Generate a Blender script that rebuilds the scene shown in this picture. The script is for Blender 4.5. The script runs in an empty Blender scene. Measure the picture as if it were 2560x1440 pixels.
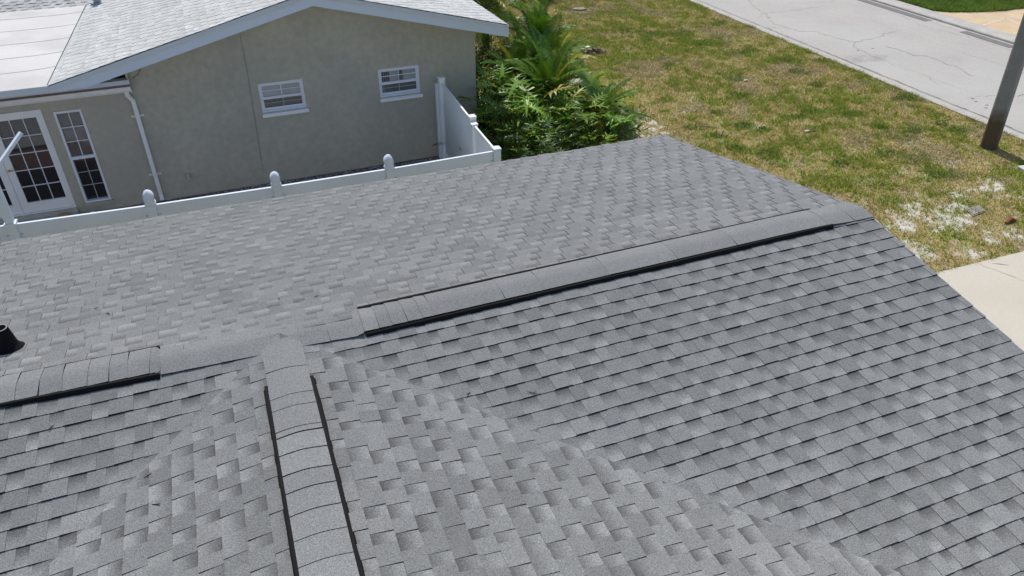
import bpy, math, random
import numpy as np
from mathutils import Vector, Matrix
R = math.radians
scene = bpy.context.scene
COL = scene.collection

# ---------------------------------------------------------------- camera
cam_d = bpy.data.cameras.new("camera"); cam = bpy.data.objects.new("camera", cam_d); COL.objects.link(cam)
_r = Vector((0.93241, -0.3614, 0.00049)); _u = Vector((0.20339, 0.52586, 0.8259)); _f = Vector((0.29874, 0.76997, -0.56382))
M = Matrix((( _r.x, _u.x, -_f.x, 0.0403), (_r.y, _u.y, -_f.y, -4.9506), (_r.z, _u.z, -_f.z, 3.5828), (0, 0, 0, 1)))
cam.matrix_world = M
cam_d.sensor_width = 36; cam_d.lens = 26.045; cam_d.clip_start = 0.05; cam_d.clip_end = 1500
scene.camera = cam
# ---------------------------------------------------------------- world and sun
SUN_EL, SUN_AZ = R(57), R(6)          # azimuth measured from +Y towards +X
w = bpy.data.worlds.new("World"); scene.world = w; w.use_nodes = True
nt = w.node_tree; bg = nt.nodes["Background"]
sky = nt.nodes.new("ShaderNodeTexSky"); sky.sky_type = 'NISHITA'; sky.sun_disc = False
sky.sun_elevation = SUN_EL; sky.sun_rotation = SUN_AZ; sky.air_density = 1.0; sky.dust_density = 1.2
nt.links.new(sky.outputs[0], bg.inputs[0]); bg.inputs[1].default_value = 0.135
sd = bpy.data.lights.new("sun", 'SUN'); sun = bpy.data.objects.new("sun", sd); COL.objects.link(sun)
sd.energy = 3.5; sd.angle = R(0.53); sd.color = (1.0, 0.955, 0.89)
sv = Vector((math.sin(SUN_AZ)*math.cos(SUN_EL), math.cos(SUN_AZ)*math.cos(SUN_EL), math.sin(SUN_EL)))
sun.rotation_euler = sv.to_track_quat('Z', 'Y').to_euler(); sun.location = (0, 30, 40)
scene.view_settings.view_transform = 'Standard'; scene.view_settings.look = 'None'
scene.view_settings.exposure = 0.0; scene.view_settings.gamma = 1.0

# ---------------------------------------------------------------- helpers
rnd = random.Random(7)
def mat(name, col=(.5,.5,.5), rough=.8, spec=.3, var=0.0, vscale=3.0, fine=0.0, fscale=80.0, bump=0.0, bscale=60.0, metal=0.0,
        trans=0.0, attr=None, tint=None):
    m = bpy.data.materials.new(name); m.use_nodes = True; t = m.node_tree; n = t.nodes; L = t.links
    b = n["Principled BSDF"]; b.inputs["Roughness"].default_value = rough; b.inputs["Specular IOR Level"].default_value = spec
    b.inputs["Metallic"].default_value = metal
    tc = n.new("ShaderNodeTexCoord")
    if attr:
        a = n.new("ShaderNodeAttribute"); a.attribute_name = attr; src = a.outputs["Color"]
    else:
        c = n.new("ShaderNodeRGB"); c.outputs[0].default_value = (*col, 1); src = c.outputs[0]
    def mul(src, scale, amt, det):
        tx = n.new("ShaderNodeTexNoise"); tx.inputs["Scale"].default_value = scale; tx.inputs["Detail"].default_value = det
        L.new(tc.outputs["Object"], tx.inputs["Vector"])
        mr = n.new("ShaderNodeMapRange"); mr.inputs[1].default_value = .25; mr.inputs[2].default_value = .75
        mr.inputs[3].default_value = 1-amt; mr.inputs[4].default_value = 1+amt
        L.new(tx.outputs[0], mr.inputs[0])
        mx = n.new("ShaderNodeMix"); mx.data_type = 'RGBA'; mx.blend_type = 'MULTIPLY'; mx.inputs[0].default_value = 1
        L.new(src, mx.inputs[6]); L.new(mr.outputs[0], mx.inputs[7]); return mx.outputs[2]
    if var: src = mul(src, vscale, var, 5)
    if fine: src = mul(src, fscale, fine, 2)
    if tint:
        tx = n.new("ShaderNodeTexNoise"); tx.inputs["Scale"].default_value = tint[1]; tx.inputs["Detail"].default_value = 4
        L.new(tc.outputs["Object"], tx.inputs["Vector"])
        mr = n.new("ShaderNodeMapRange"); mr.inputs[1].default_value = .48; mr.inputs[2].default_value = .7; mr.inputs[4].default_value = tint[2]
        L.new(tx.outputs[0], mr.inputs[0])
        mx = n.new("ShaderNodeMix"); mx.data_type = 'RGBA'; L.new(mr.outputs[0], mx.inputs[0]); L.new(src, mx.inputs[6])
        mx.inputs[7].default_value = (*tint[0], 1); src = mx.outputs[2]
    L.new(src, b.inputs["Base Color"])
    if bump:
        tx = n.new("ShaderNodeTexNoise"); tx.inputs["Scale"].default_value = bscale; tx.inputs["Detail"].default_value = 4
        L.new(tc.outputs["Object"], tx.inputs["Vector"])
        bp = n.new("ShaderNodeBump"); bp.inputs["Strength"].default_value = bump; bp.inputs["Distance"].default_value = .01
        L.new(tx.outputs[0], bp.inputs["Height"]); L.new(bp.outputs[0], b.inputs["Normal"])
    if trans:
        tr = n.new("ShaderNodeBsdfTranslucent"); L.new(src, tr.inputs[0])
        ms = n.new("ShaderNodeMixShader"); ms.inputs[0].default_value = trans
        L.new(b.outputs[0], ms.inputs[1]); L.new(tr.outputs[0], ms.inputs[2]); L.new(ms.outputs[0], n["Material Output"].inputs[0])
    return m

def shingle_mat(name, base, band=.50, grain=.38, dr=.75):
    """granule-coated shingle; corner colour 'cell' = (tone, distance below the butt above, strength of the darker shadow band)"""
    m = bpy.data.materials.new(name); m.use_nodes = True; t = m.node_tree; n = t.nodes; L = t.links
    b = n["Principled BSDF"]; b.inputs["Roughness"].default_value = .9; b.inputs["Specular IOR Level"].default_value = .15; b.inputs["Diffuse Roughness"].default_value = dr
    tc = n.new("ShaderNodeTexCoord"); a = n.new("ShaderNodeAttribute"); a.attribute_name = "cell"
    sp = n.new("ShaderNodeSeparateColor"); L.new(a.outputs["Color"], sp.inputs[0])
    def mth(op, x, y=None, z=None, clamp=False):
        k = n.new("ShaderNodeMath"); k.operation = op; k.use_clamp = clamp
        for i, v in enumerate((x, y, z)):
            if v is None: continue
            if isinstance(v, (int, float)): k.inputs[i].default_value = v
            else: L.new(v, k.inputs[i])
        return k.outputs[0]
    def noise(sc, det=2):
        x = n.new("ShaderNodeTexNoise"); x.inputs["Scale"].default_value = sc; x.inputs["Detail"].default_value = det
        L.new(tc.outputs["Object"], x.inputs["Vector"]); return x.outputs[0]
    g1 = noise(190, 3); g2 = noise(2.2, 4); g3 = noise(95, 2); g4 = noise(.8, 3)
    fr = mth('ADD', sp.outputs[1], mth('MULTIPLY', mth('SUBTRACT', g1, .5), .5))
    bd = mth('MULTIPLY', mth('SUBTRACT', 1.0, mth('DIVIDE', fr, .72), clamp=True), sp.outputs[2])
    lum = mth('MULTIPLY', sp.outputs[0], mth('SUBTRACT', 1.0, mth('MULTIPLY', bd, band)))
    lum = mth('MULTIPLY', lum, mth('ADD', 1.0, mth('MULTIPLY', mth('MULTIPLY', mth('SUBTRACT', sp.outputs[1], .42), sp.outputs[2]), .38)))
    lum = mth('MULTIPLY', lum, mth('ADD', 1.0, mth('MULTIPLY', mth('SUBTRACT', g1, .5), grain*4)))
    lum = mth('MULTIPLY', lum, mth('ADD', 1.0, mth('MULTIPLY', mth('SUBTRACT', g3, .5), .85)))
    lum = mth('MULTIPLY', lum, mth('ADD', 1.0, mth('MULTIPLY', mth('SUBTRACT', g2, .5), .25)))
    lum = mth('MULTIPLY', lum, mth('ADD', 1.0, mth('MULTIPLY', mth('SUBTRACT', g4, .5), .22)))
    mx = n.new("ShaderNodeMix"); mx.data_type = 'RGBA'; mx.blend_type = 'MULTIPLY'; mx.inputs[0].default_value = 1
    mx.inputs[6].default_value = (*base, 1); L.new(lum, mx.inputs[7]); L.new(mx.outputs[2], b.inputs["Base Color"])
    bp = n.new("ShaderNodeBump"); bp.inputs["Strength"].default_value = .35; bp.inputs["Distance"].default_value = .004
    L.new(g1, bp.inputs["Height"]); L.new(bp.outputs[0], b.inputs["Normal"])
    return m

class MB:
    def __init__(s): s.v = []; s.f = []; s.mi = []; s.c = []; s.hasc = False
    def poly(s, pts, mi=0, cols=None):
        i = len(s.v); s.v += [tuple(p) for p in pts]; s.f.append(tuple(range(i, i+len(pts)))); s.mi.append(mi)
        if cols is not None: s.hasc = True
        s.c.append(cols)
    def box(s, o, ax, ay, az, mi=0):
        o, ax, ay, az = Vector(o), Vector(ax), Vector(ay), Vector(az)
        P = [o, o+ax, o+ax+ay, o+ay, o+az, o+ax+az, o+ax+ay+az, o+ay+az]
        for q in ((0,3,2,1),(4,5,6,7),(0,1,5,4),(1,2,6,5),(2,3,7,6),(3,0,4,7)): s.poly([P[k] for k in q], mi)
    def abox(s, x0, x1, y0, y1, z0, z1, mi=0): s.box((x0,y0,z0), (x1-x0,0,0), (0,y1-y0,0), (0,0,z1-z0), mi)
    def tube(s, pts, rad, n=8, mi=0, caps=True):
        pts = [Vector(p) for p in pts]; rings = []
        if not hasattr(rad, '__len__'): rad = [rad]*len(pts)
        for i, p in enumerate(pts):
            d = (pts[min(i+1, len(pts)-1)]-pts[max(i-1, 0)]).normalized()
            a = d.cross(Vector((0,0,1)) if abs(d.z) < .95 else Vector((1,0,0))).normalized(); b_ = d.cross(a)
            rings.append([p+(a*math.cos(2*math.pi*k/n)+b_*math.sin(2*math.pi*k/n))*rad[i] for k in range(n)])
        for i in range(len(pts)-1):
            for k in range(n): s.poly([rings[i][k], rings[i+1][k], rings[i+1][(k+1)%n], rings[i][(k+1)%n]], mi)
        if caps: s.poly(rings[0], mi); s.poly(rings[-1][::-1], mi)
    def prism(s, pts, off, mi=0):
        off = Vector(off); a = [Vector(p) for p in pts]; b_ = [p+off for p in a]
        s.poly(a[::-1], mi); s.poly(b_, mi)
        for i in range(len(a)):
            j = (i+1) % len(a); s.poly([a[i], a[j], b_[j], b_[i]], mi)
    def build(s, name, mats, parent=None, smooth=False, merge=False, bevel=0, wn=False):
        me = bpy.data.meshes.new(name); me.from_pydata(s.v, [], s.f)
        mats = mats if isinstance(mats, (list, tuple)) else [mats]
        for m in mats: me.materials.append(m)
        me.polygons.foreach_set("material_index", s.mi)
        if s.hasc:
            ca = me.color_attributes.new("cell", 'FLOAT_COLOR', 'CORNER'); arr = []
            for f, c in zip(s.f, s.c):
                for k in range(len(f)):
                    q = c[k] if c is not None else (1, 1, 0); arr += [q[0], q[1], q[2], 1.0]
            ca.data.foreach_set("color", arr)
        if merge or smooth:
            import bmesh
            bm = bmesh.new(); bm.from_mesh(me); bmesh.ops.remove_doubles(bm, verts=bm.verts, dist=1e-4); bm.to_mesh(me); bm.free()
        if smooth: me.polygons.foreach_set("use_smooth", [True]*len(me.polygons))
        me.update()
        o = bpy.data.objects.new(name, me); COL.objects.link(o)
        if parent is not None:
            o.parent = parent
            if parent.type == 'EMPTY': o.matrix_parent_inverse = Matrix.Translation(-parent.location)
        if bevel:
            bv = o.modifiers.new("bevel", 'BEVEL'); bv.width = bevel; bv.segments = 2; bv.limit_method = 'ANGLE'
        return o
def tag(o, label=None, cat=None, group=None, kind=None):
    if label: o["label"] = label
    if cat: o["category"] = cat
    if group: o["group"] = group
    if kind: o["kind"] = kind
    return o
def thing(name, label, cat, group=None, loc=(0,0,0)):
    o = bpy.data.objects.new(name, None); COL.objects.link(o); o.location = loc; o.empty_display_size = .2
    return tag(o, label, cat, group)
def keep(o, parent):           # parts are modelled in world coordinates under an Empty that stands at its thing's base
    o.parent = parent; o.matrix_parent_inverse = Matrix.Translation(-parent.location); return o

# numpy value noise ------------------------------------------------
def vnoise(x, y, scale, seed=0):
    x = np.asarray(x)/scale+seed*17.3; y = np.asarray(y)/scale+seed*9.1
    xi = np.floor(x).astype(np.int64); yi = np.floor(y).astype(np.int64); fx = x-xi; fy = y-yi
    fx = fx*fx*(3-2*fx); fy = fy*fy*(3-2*fy)
    def h(a, b):
        k = (a*374761393+b*668265263+seed*974711) & 0xffffffff; k = ((k ^ (k >> 13))*1274126177) & 0xffffffff
        return ((k ^ (k >> 16)) & 0xffff)/65535.0
    return (h(xi,yi)*(1-fx)+h(xi+1,yi)*fx)*(1-fy)+(h(xi,yi+1)*(1-fx)+h(xi+1,yi+1)*fx)*fy
def fbm(x, y, scale, seed=0, oct=4):
    s = 0; a = 1; t = 0
    for i in range(oct): s = s+a*vnoise(x, y, scale/2**i, seed+i*3); t += a; a *= .55
    return s/t

# ---------------------------------------------------------------- materials
GREY = (.320, .320, .303)
m_sh = shingle_mat("grey_shingle", GREY)
m_edge = mat("asphalt_edge", (.012,.012,.014), .9)
m_black = mat("black_plastic", (.010,.010,.011), .8, .15)
m_blackg = mat("black_plastic_rib", (.035,.036,.036), .8, .15)
m_nsh = shingle_mat("pale_shingle", (.66,.655,.62), band=.24, grain=.10, dr=.3)
m_nedge = mat("pale_shingle_edge", (.10,.10,.095), .9)
m_memb = mat("white_roll_roofing", (.62,.60,.575), .75, var=.05, vscale=.9, fine=.05, fscale=30, tint=((.47,.455,.43), .7, .9))
m_seam = mat("roofing_seam", (.34,.325,.31), .8)
m_stucco = mat("beige_stucco", (.475,.443,.355), .92, .15, var=.07, vscale=1.1, fine=.10, fscale=9, bump=.9, bscale=30, tint=((.42,.40,.34), .7, .6))
m_trim = mat("pale_blue_grey_paint", (.60,.655,.72), .55, .4, var=.03, vscale=2)
m_trim2 = mat("grey_metal_edge", (.55,.585,.62), .5, .4, var=.04, vscale=2)
m_white = mat("white_paint", (.88,.87,.85), .5, .4, var=.03, vscale=4)
m_vinyl = mat("white_vinyl_shaded", (.72,.79,.86), .42, .45, var=.06, vscale=1.6)  # bluish cast of the shaded front faces put into the white
m_vinylw = mat("white_vinyl_lit", (.90,.90,.89), .42, .45, var=.04, vscale=2)  # same vinyl coloured whiter so the return fence looks lit
m_vinylt = mat("white_vinyl_lit_sheet", (.93,.93,.92), .45, .4, var=.02, vscale=3, trans=.6)  # translucent sheet of that vinyl, colour raised to look sunlit
m_gutter = mat("white_gutter", (.83,.82,.79), .5, .4, var=.06, vscale=6)
m_glassd = mat("dark_window_glass", (.018,.020,.021), .04, .9)
m_glassm = mat("window_glass_with_blind", (.34,.345,.335), .06, .8, var=.12, vscale=5)
m_frame = mat("white_window_frame", (.78,.79,.82), .45, .4)
m_screen = mat("screened_bars", (.36,.365,.36), .6)
m_brass = mat("brass", (.6,.38,.08), .3, .5, metal=1)
m_pole = mat("weathered_dark_concrete", (.115,.112,.105), .85, var=.15, vscale=2.5, fine=.15, fscale=40)
m_poler = mat("rusty_stain", (.075,.040,.022), .85, var=.25, vscale=8)
m_ohouse = mat("cream_wall", (.55,.53,.47), .9, var=.05)
m_conc = mat("pale_road_concrete", (.44,.418,.38), .85, .2, var=.08, vscale=.5, fine=.07, fscale=14, tint=((.49,.475,.45), .35, .6))
m_crack = mat("road_crack", (.23,.22,.20), .9, var=.3, vscale=9)
m_kerb = mat("kerb_concrete", (.46,.44,.395), .85, var=.14, vscale=2, fine=.08, fscale=20)
m_gut = mat("gutter_dirt", (.36,.33,.285), .9, var=.2, vscale=2.5, tint=((.47,.42,.34), .8, .9))
m_patch = mat("asphalt_strip", (.20,.19,.18), .9, var=.1, vscale=6, fine=.2, fscale=30)
m_drive = mat("cream_driveway", (.56,.51,.42), .85, .2, var=.05, vscale=1.2, fine=.04, fscale=25, tint=((.55,.475,.36), .5, .4))
m_tan = mat("tan_flagstone", (.60,.45,.28), .85, var=.08, vscale=2, tint=((.64,.52,.36), .8, .8))
m_mort = mat("pale_mortar", (.72,.66,.55), .85)

# ================================================================= SETTING
G = -3.6
def struct(name, mb, m, **k): return tag(mb.build(name, m, **k), kind='structure')
mb = MB(); mb.poly([(-300,-300,G-.06),(300,-300,G-.06),(300,300,G-.06),(-300,300,G-.06)])
struct('ground', mb, mat("dry_grass_ground", (.20,.18,.07), .95, var=.35, vscale=1.5, fine=.2, fscale=20))

SAND = [(12.34,4.23,.34),(11.9,4.15,.28),(11.95,4.48,.2),(13.17,4.36,.28),(12.97,3.99,.36),(14.19,4.74,.26),(14.74,4.72,.26),(14.66,4.36,.22),(12.74,4.16,.28),
        (13.0,3.21,.2),(11.23,3.19,.22),(11.24,2.95,.2),(12.09,2.86,.22),(13.5,3.02,.22),(9.62,10.28,.34),(9.21,10.16,.30),(9.75,9.9,.26),(12.6,4.6,.2),(11.1,4.6,.2)]
GREEN = [(11.9,9.5,.4),(11.0,9.2,.3),(14.1,9.7,.4),(13.6,9.5,.35),(12.2,9.1,.3),(11.8,10.5,.3),(15.0,9.2,.35),(15.1,8.2,.25),(16.7,7.8,.3),(16.7,7.4,.4),(11.4,7.8,.5),
         (12.6,6.8,.35),(13.5,18.1,.9),(14.0,17.4,.7),(14.9,17.3,.8),(16.9,17.9,.6),(15.8,14.7,.6),(15.0,16.0,.6),(16.4,13.6,.5),(16.0,12.5,.5),(17.3,13.1,.4),
         (15.7,11.3,.3),(17.4,9.6,.4),(17.0,9.6,.3),(15.7,7.7,.35),(14.2,5.6,.35),(13.1,11.4,.4),(10.6,9.9,.3),(12.7,14.4,.3),(14.0,6.9,.4),(13.9,12.6,.5),(10.9,8.4,.35)]
PAL = np.array([(.425,.35,.145),(.335,.305,.08),(.255,.30,.045),(.19,.27,.03),(.30,.25,.16)])    # straw, olive, bright green, green, brown thatch
def lawn(x, y):
    """colour and cover (0 bare .. 1 grassed) at a point of the lawn"""
    a = fbm(x, y, 1.6, 3); b = fbm(x, y, .45, 8); c = fbm(x, y, .16, 15, 3); e = fbm(x+y*.3, y*1.5, 3.4, 21, 2)
    g = .0+.9*(a-.5)+1.1*(b-.5)+1.3*(c-.5)+.35*(e-.5)+.05
    s = np.zeros_like(x)
    for gx, gy, gr in GREEN: s = np.maximum(s, np.clip(1.1-np.hypot(x-gx, (y-gy)*1.3)/gr+(b-.5)*2.8+(c-.5)*1.6, 0, 1))
    th = fbm(x, y, .8, 33); br = np.clip((th-.50)*9, 0, 1)*np.clip((.56-a)*10+.3, 0, 1)
    g1 = np.clip((g+.12)*5, 0, 1)[:,None]; g2 = np.clip((g-.10)*6, 0, 1)[:,None]
    col = PAL[0]*(1-g1)+PAL[1]*g1; col = col*(1-g2)+PAL[2]*g2
    col = col*(1-.5*br[:,None])+PAL[4]*.5*br[:,None]
    s = s*.75; col = col*(1-s[:,None])+PAL[3]*s[:,None]
    sand = np.zeros_like(x)
    for sx, sy, sr in SAND: sand = np.maximum(sand, np.clip((1.12-np.hypot(x-sx, y-sy)/sr)+(b-.5)*3.4+(c-.5)*5.0, 0, 1))
    thin = np.clip((fbm(x, y, .5, 41)-.60)*8, 0, 1)*np.clip(1.2-np.abs(y-4.2)/2.2, 0, 1)*(x > 10)
    thin2 = np.clip((fbm(x, y, .35, 47)-.66)*8, 0, 1)*.25
    fine_ = np.clip((vnoise(x, y, .06, 55)-.25)*3, .6, 1)*np.clip((vnoise(x, y, .16, 56)-.12)*2.8, .5, 1)
    sand = np.maximum(sand*fine_, np.maximum(thin*.8*fine_, thin2))
    return col, 1-sand
def lawn_z(x, y): return G+.012+.03*(fbm(x, y, 1.2, 5)-.5)+.012*(fbm(x, y, .2, 6, 2)-.5)
m_lawn = mat("lawn_soil", attr="lawncol", rough=.95, spec=.1, fine=.22, fscale=45, bump=.6, bscale=40)
LS = .06
def lawn_sheet(name, x0, x1, y0, y1, step, mask=None, kind='structure'):
    nx = int((x1-x0)/step)+1; ny = int((y1-y0)/step)+1
    X, Y = np.meshgrid(np.linspace(x0, x1, nx), np.linspace(y0, y1, ny)); x = X.ravel(); y = Y.ravel()
    col, cov = lawn(x, y); z = lawn_z(x, y)
    soil = np.array([.58,.53,.48]); dirt = np.array([.23,.18,.12])
    k = cov[:,None]; c = (col*.75+dirt*.25)*k+soil*(1-k)*(.85+.3*fbm(x, y, .08, 77, 2)[:,None])
    me = bpy.data.meshes.new(name); me.vertices.add(nx*ny); me.vertices.foreach_set("co", np.stack([x, y, z], 1).ravel())
    idx = np.arange(nx*ny).reshape(ny, nx); q = np.stack([idx[:-1,:-1], idx[:-1,1:], idx[1:,1:], idx[1:,:-1]], -1).reshape(-1, 4)
    if mask is not None:
        cx = x[q].mean(1); cy = y[q].mean(1); q = q[mask(cx, cy)]
    me.loops.add(q.size); me.loops.foreach_set("vertex_index", q.ravel()); me.polygons.add(len(q))
    me.polygons.foreach_set("loop_start", np.arange(0, q.size, 4)); me.update(calc_edges=True); me.validate()
    ca = me.color_attributes.new("lawncol", 'FLOAT_COLOR', 'POINT'); ca.data.foreach_set("color", np.concatenate([c, np.ones((len(c),1))], 1).ravel())
    me.materials.append(m_lawn); me.polygons.foreach_set("use_smooth", [True]*len(me.polygons))
    o = bpy.data.objects.new(name, me); COL.objects.link(o); return tag(o, kind=kind)
def drive_edge(x): return 2.56+.0*x
lawn_sheet('lawn', 5.6, 17.72, 2.50, 27.0, .045)
m_blade = mat("grass_blades", attr="bladecol", rough=.8, spec=.12, trans=.3)
def blades(name, label, n, x0, x1, y0, y1, seed, hscale=1.0, colf=None, mask=None):
    rg = np.random.default_rng(seed); x = rg.uniform(x0, x1, n); y = rg.uniform(y0, y1, n)
    if colf is None:
        col, cov = lawn(x, y); keepm = rg.random(n) < np.clip(cov*1.2-.15, 0.03, 1)
    else: col = colf(x, y); keepm = np.ones(n, bool)
    if mask is not None: keepm &= mask(x, y)
    x, y, col = x[keepm], y[keepm], col[keepm]; n = len(x)
    z = lawn_z(x, y)-.006
    green = np.clip((col[:,1]-col[:,0])*14+.5, 0, 1)
    h = (.026+.045*rg.random(n)**1.5)*(1+.7*green)*hscale*(.6+.8*fbm(x, y, .5, 60, 2)); th = rg.uniform(0, 2*np.pi, n); wd = .0065*(1+.8*rg.random(n))
    lean = h*rg.uniform(.3, 1.6, n); la = rg.uniform(0, 2*np.pi, n)
    P = np.empty((n, 3, 3)); P[:,0] = np.stack([x-np.cos(th)*wd, y-np.sin(th)*wd, z], 1); P[:,1] = np.stack([x+np.cos(th)*wd, y+np.sin(th)*wd, z], 1)
    P[:,2] = np.stack([x+np.cos(la)*lean, y+np.sin(la)*lean, z+h], 1)
    c = col*(rg.uniform(.65, 1.5, n)[:,None]); mixm = rg.random(n) < .2; c[mixm] = c[mixm]*.35+np.array([.42,.33,.16])*.65
    me = bpy.data.meshes.new(name); me.vertices.add(3*n); me.vertices.foreach_set("co", P.ravel())
    me.loops.add(3*n); me.loops.foreach_set("vertex_index", np.arange(3*n)); me.polygons.add(n); me.polygons.foreach_set("loop_start", np.arange(0, 3*n, 3))
    me.update(calc_edges=True)
    cc = np.repeat(np.concatenate([c, np.ones((n,1))], 1), 3, 0)
    ca = me.color_attributes.new("bladecol", 'FLOAT_COLOR', 'POINT'); ca.data.foreach_set("color", cc.ravel()); me.materials.append(m_blade)
    o = bpy.data.objects.new(name, me); COL.objects.link(o); return tag(o, label, 'grass', kind='stuff')
blades('grass', 'patchy dry and green lawn grass beside the street', 400000, 5.9, 17.86, 2.52, 24.5, 11,
       mask=lambda x, y: (x < 17.70+.12*fbm(x, y, .35, 90)) & ((x > 9.0) | (y < 7.6) | (y > 16.5)) & (y > 2.50+.10*fbm(x, y, .3, 91)))

# road, kerbs, gutter
mb = MB(); z = G+.0
mb.poly([(18.14,-40,z),(24.25,-40,z),(24.25,120,z),(18.14,120,z)])
def crack(pts, wd, zz, mi, sd=0, jit=.035):
    rg = random.Random(sd); P = [Vector((*p, 0)) for p in pts]; Q = []
    for a, b_ in zip(P, P[1:]):
        k = max(2, int((b_-a).length/.12))
        for i in range(k): Q.append(a.lerp(b_, i/k)+Vector((rg.gauss(0, jit), rg.gauss(0, jit), 0)))
    Q.append(P[-1]); ws = [wd*rg.uniform(.3, 1.3) for _ in Q]; ws[0] = ws[-1] = .003
    for i in range(len(Q)-1):
        d = (Q[i+1]-Q[i]).normalized(); s_ = Vector((-d.y, d.x, 0)); up = Vector((0, 0, zz))
        mb.poly([Q[i]-s_*ws[i]+up, Q[i+1]-s_*ws[i+1]+up, Q[i+1]+s_*ws[i+1]+up, Q[i]+s_*ws[i]+up], mi)
CR = [([(19.66,19.7),(19.27,18.34),(18.73,17.24),(18.91,16.42),(18.95,16.04),(19.48,15.92),(19.52,15.28),(19.77,14.33),(20.79,14.45),(22.12,14.9)],.016),
      ([(19.66,19.7),(20.2,20.8),(20.1,22)],.014),([(19.77,14.33),(19.44,13.97),(19.31,13.16),(19.24,12.51)],.012),
      ([(20.48,13.57),(20.57,12.52),(20.87,12.33),(20.85,11.67),(20.84,11.11),(20.62,10.32)],.017),([(18.59,17.99),(19.29,18.54),(20.4,18.54),(22.07,18.55)],.010),
      ([(19.37,10.87),(19.15,10.57),(19.07,10.1)],.012),([(20.25,8.58),(20.65,8.65),(21.6,8.3),(22.5,8.9)],.016),
      ([(22.42,16.31),(22.25,15.04),(22.35,13.93),(22.23,12.97),(22.3,10.5),(22.1,8)],.006),([(23.96,17.06),(23.8,15.98),(23.49,14.74),(23.74,14.1),(24.0,12.95),(23.86,11.55)],.008),
      ([(18.2,16.9),(18.9,16.5)],.012),([(19.2,12.5),(19.3,10.8),(19.4,9.4)],.006),([(18.95,9.0),(19.6,8.9),(20.25,8.58)],.010),([(21.2,19.5),(22.8,19.0),(24.0,19.6)],.008)]
for i, (c_, wd) in enumerate(CR): crack(c_, wd*.55, z+.004, 1, i)
# damp oily stain near the gutter and a few tar spots
for k_ in range(2):
    cx, cy, rx, ry = 18.85+.15*k_, 12.80-.03*k_, .95-.25*k_, .40-.14*k_
    q = [(cx+rx*math.cos(a)*(1+.10*math.sin(3*a+k_)), cy+ry*math.sin(a)*(1+.15*math.sin(4*a+k_)), z+.005+.0015*k_) for a in np.linspace(0, 2*math.pi, 30)[:-1]]; mb.poly(q, 2)
for cx, cy in ((19.86,13.55),(19.25,13.55),(19.0,8.9),(18.9,8.7),(18.95,8.4),(18.75,8.25)):
    q = [(cx+.055*math.cos(a)*rnd.uniform(.6,1.1), cy+.04*math.sin(a), z+.005) for a in np.linspace(0, 2*math.pi, 9)[:-1]]; mb.poly(q, 1)
m_stain = bpy.data.materials.new("damp_stain"); m_stain.use_nodes = True
_t = m_stain.node_tree; _b = _t.nodes["Principled BSDF"]; _b.inputs["Base Color"].default_value = (.27,.265,.255,1); _b.inputs["Roughness"].default_value = .8
_n = _t.nodes.new("ShaderNodeTexNoise"); _n.inputs["Scale"].default_value = 2.2; _tc = _t.nodes.new("ShaderNodeTexCoord"); _t.links.new(_tc.outputs["Object"], _n.inputs["Vector"])
_m = _t.nodes.new("ShaderNodeMapRange"); _m.inputs[1].default_value = .35; _m.inputs[2].default_value = .65; _m.inputs[3].default_value = .03; _m.inputs[4].default_value = .10
_t.links.new(_n.outputs[0], _m.inputs[0]); _t.links.new(_m.outputs[0], _b.inputs["Alpha"])
struct('road', mb, [m_conc, m_crack, m_stain])
# asphalt strips let into the far gutter
mb = MB()
for y0, y1 in ((15.5,24.5),(12.0,13.98)):
    mb.poly([(24.08,y0,G+.009),(24.44,y0-.04,G+.009),(24.44,y1,G+.009),(24.10,y1+.02,G+.009)])
struct('road_patch', mb, m_patch)
# near kerb: low rolled concrete edge with dirty gutter line
mb = MB(); mb.abox(17.70,17.98,2.0,60,G-.1,G+.030); mb.abox(17.70,17.98,-40,2.0-.01,G-.1,G+.03)
struct('kerb', mb, m_kerb, bevel=.03)
mb = MB(); mb.poly([(17.97,-40,G+.006),(18.12,-40,G+.006),(18.12,60,G+.006),(17.97,60,G+.006)])
crack([(18.14,y_) for y_ in np.arange(4, 24, 1.0)], .018, G+.010, 1, 50, .02)
struct('gutter_strip', mb, [m_gut, m_crack])
mb = MB(); mb.abox(24.25,24.55,-40,60,G-.1,G+.004); mb.abox(24.55,25.35,-40,60,G-.1,G+.06)
struct('far_kerb', mb, m_kerb, bevel=.02)
mb = MB(); crack([(24.6,y_) for y_ in np.arange(5, 24, 1.0)], .010, G+.066, 0, 51, .012)
struct('kerb_joint', mb, m_crack)
# tan flagstone drive across the street
mb = MB(); edge = [(25.36,16.40),(25.8,15.98),(26.7,15.65),(27.8,15.42),(29.0,15.38),(40,16.5)]
mb.poly([(25.36,2,G+.05)]+[(40,2,G+.05)]+[(a, b_, G+.05) for a, b_ in edge[::-1]])
for i, c_ in enumerate([[(25.4,14.2),(27,14.6),(28.6,14.0),(31,14.4)],[(26.4,15.7),(27,14.6),(26.6,13.2),(27.4,11.8)],[(28.6,14.0),(28.9,15.3)],[(28.6,14.0),(28.2,12.7),(29.4,11.6)],
        [(25.4,13.0),(26.6,13.2),(28.2,12.7)],[(25.4,15.2),(26.4,15.0),(27,14.6)],[(29.6,14.2),(30.2,15.4)],[(25.4,12.0),(27.4,11.8),(29,12.2),(32,11.2)]]): crack(c_, .03, G+.054, 1, 70+i, .02)
struct('far_driveway', mb, [m_tan, m_mort])
def mask2(x, y): return (np.interp(x, [e[0] for e in edge], [e[1] for e in edge]) < y)
m_lawn2 = mat("far_lawn_soil", (.06,.085,.02), .95, var=.3, vscale=3, fine=.3, fscale=30)
mb = MB(); mb.poly([(a, b_, G+.056) for a, b_ in edge]+[(40,60,G+.056),(25.36,60,G+.056)]); struct('far_lawn', mb, m_lawn2)
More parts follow.
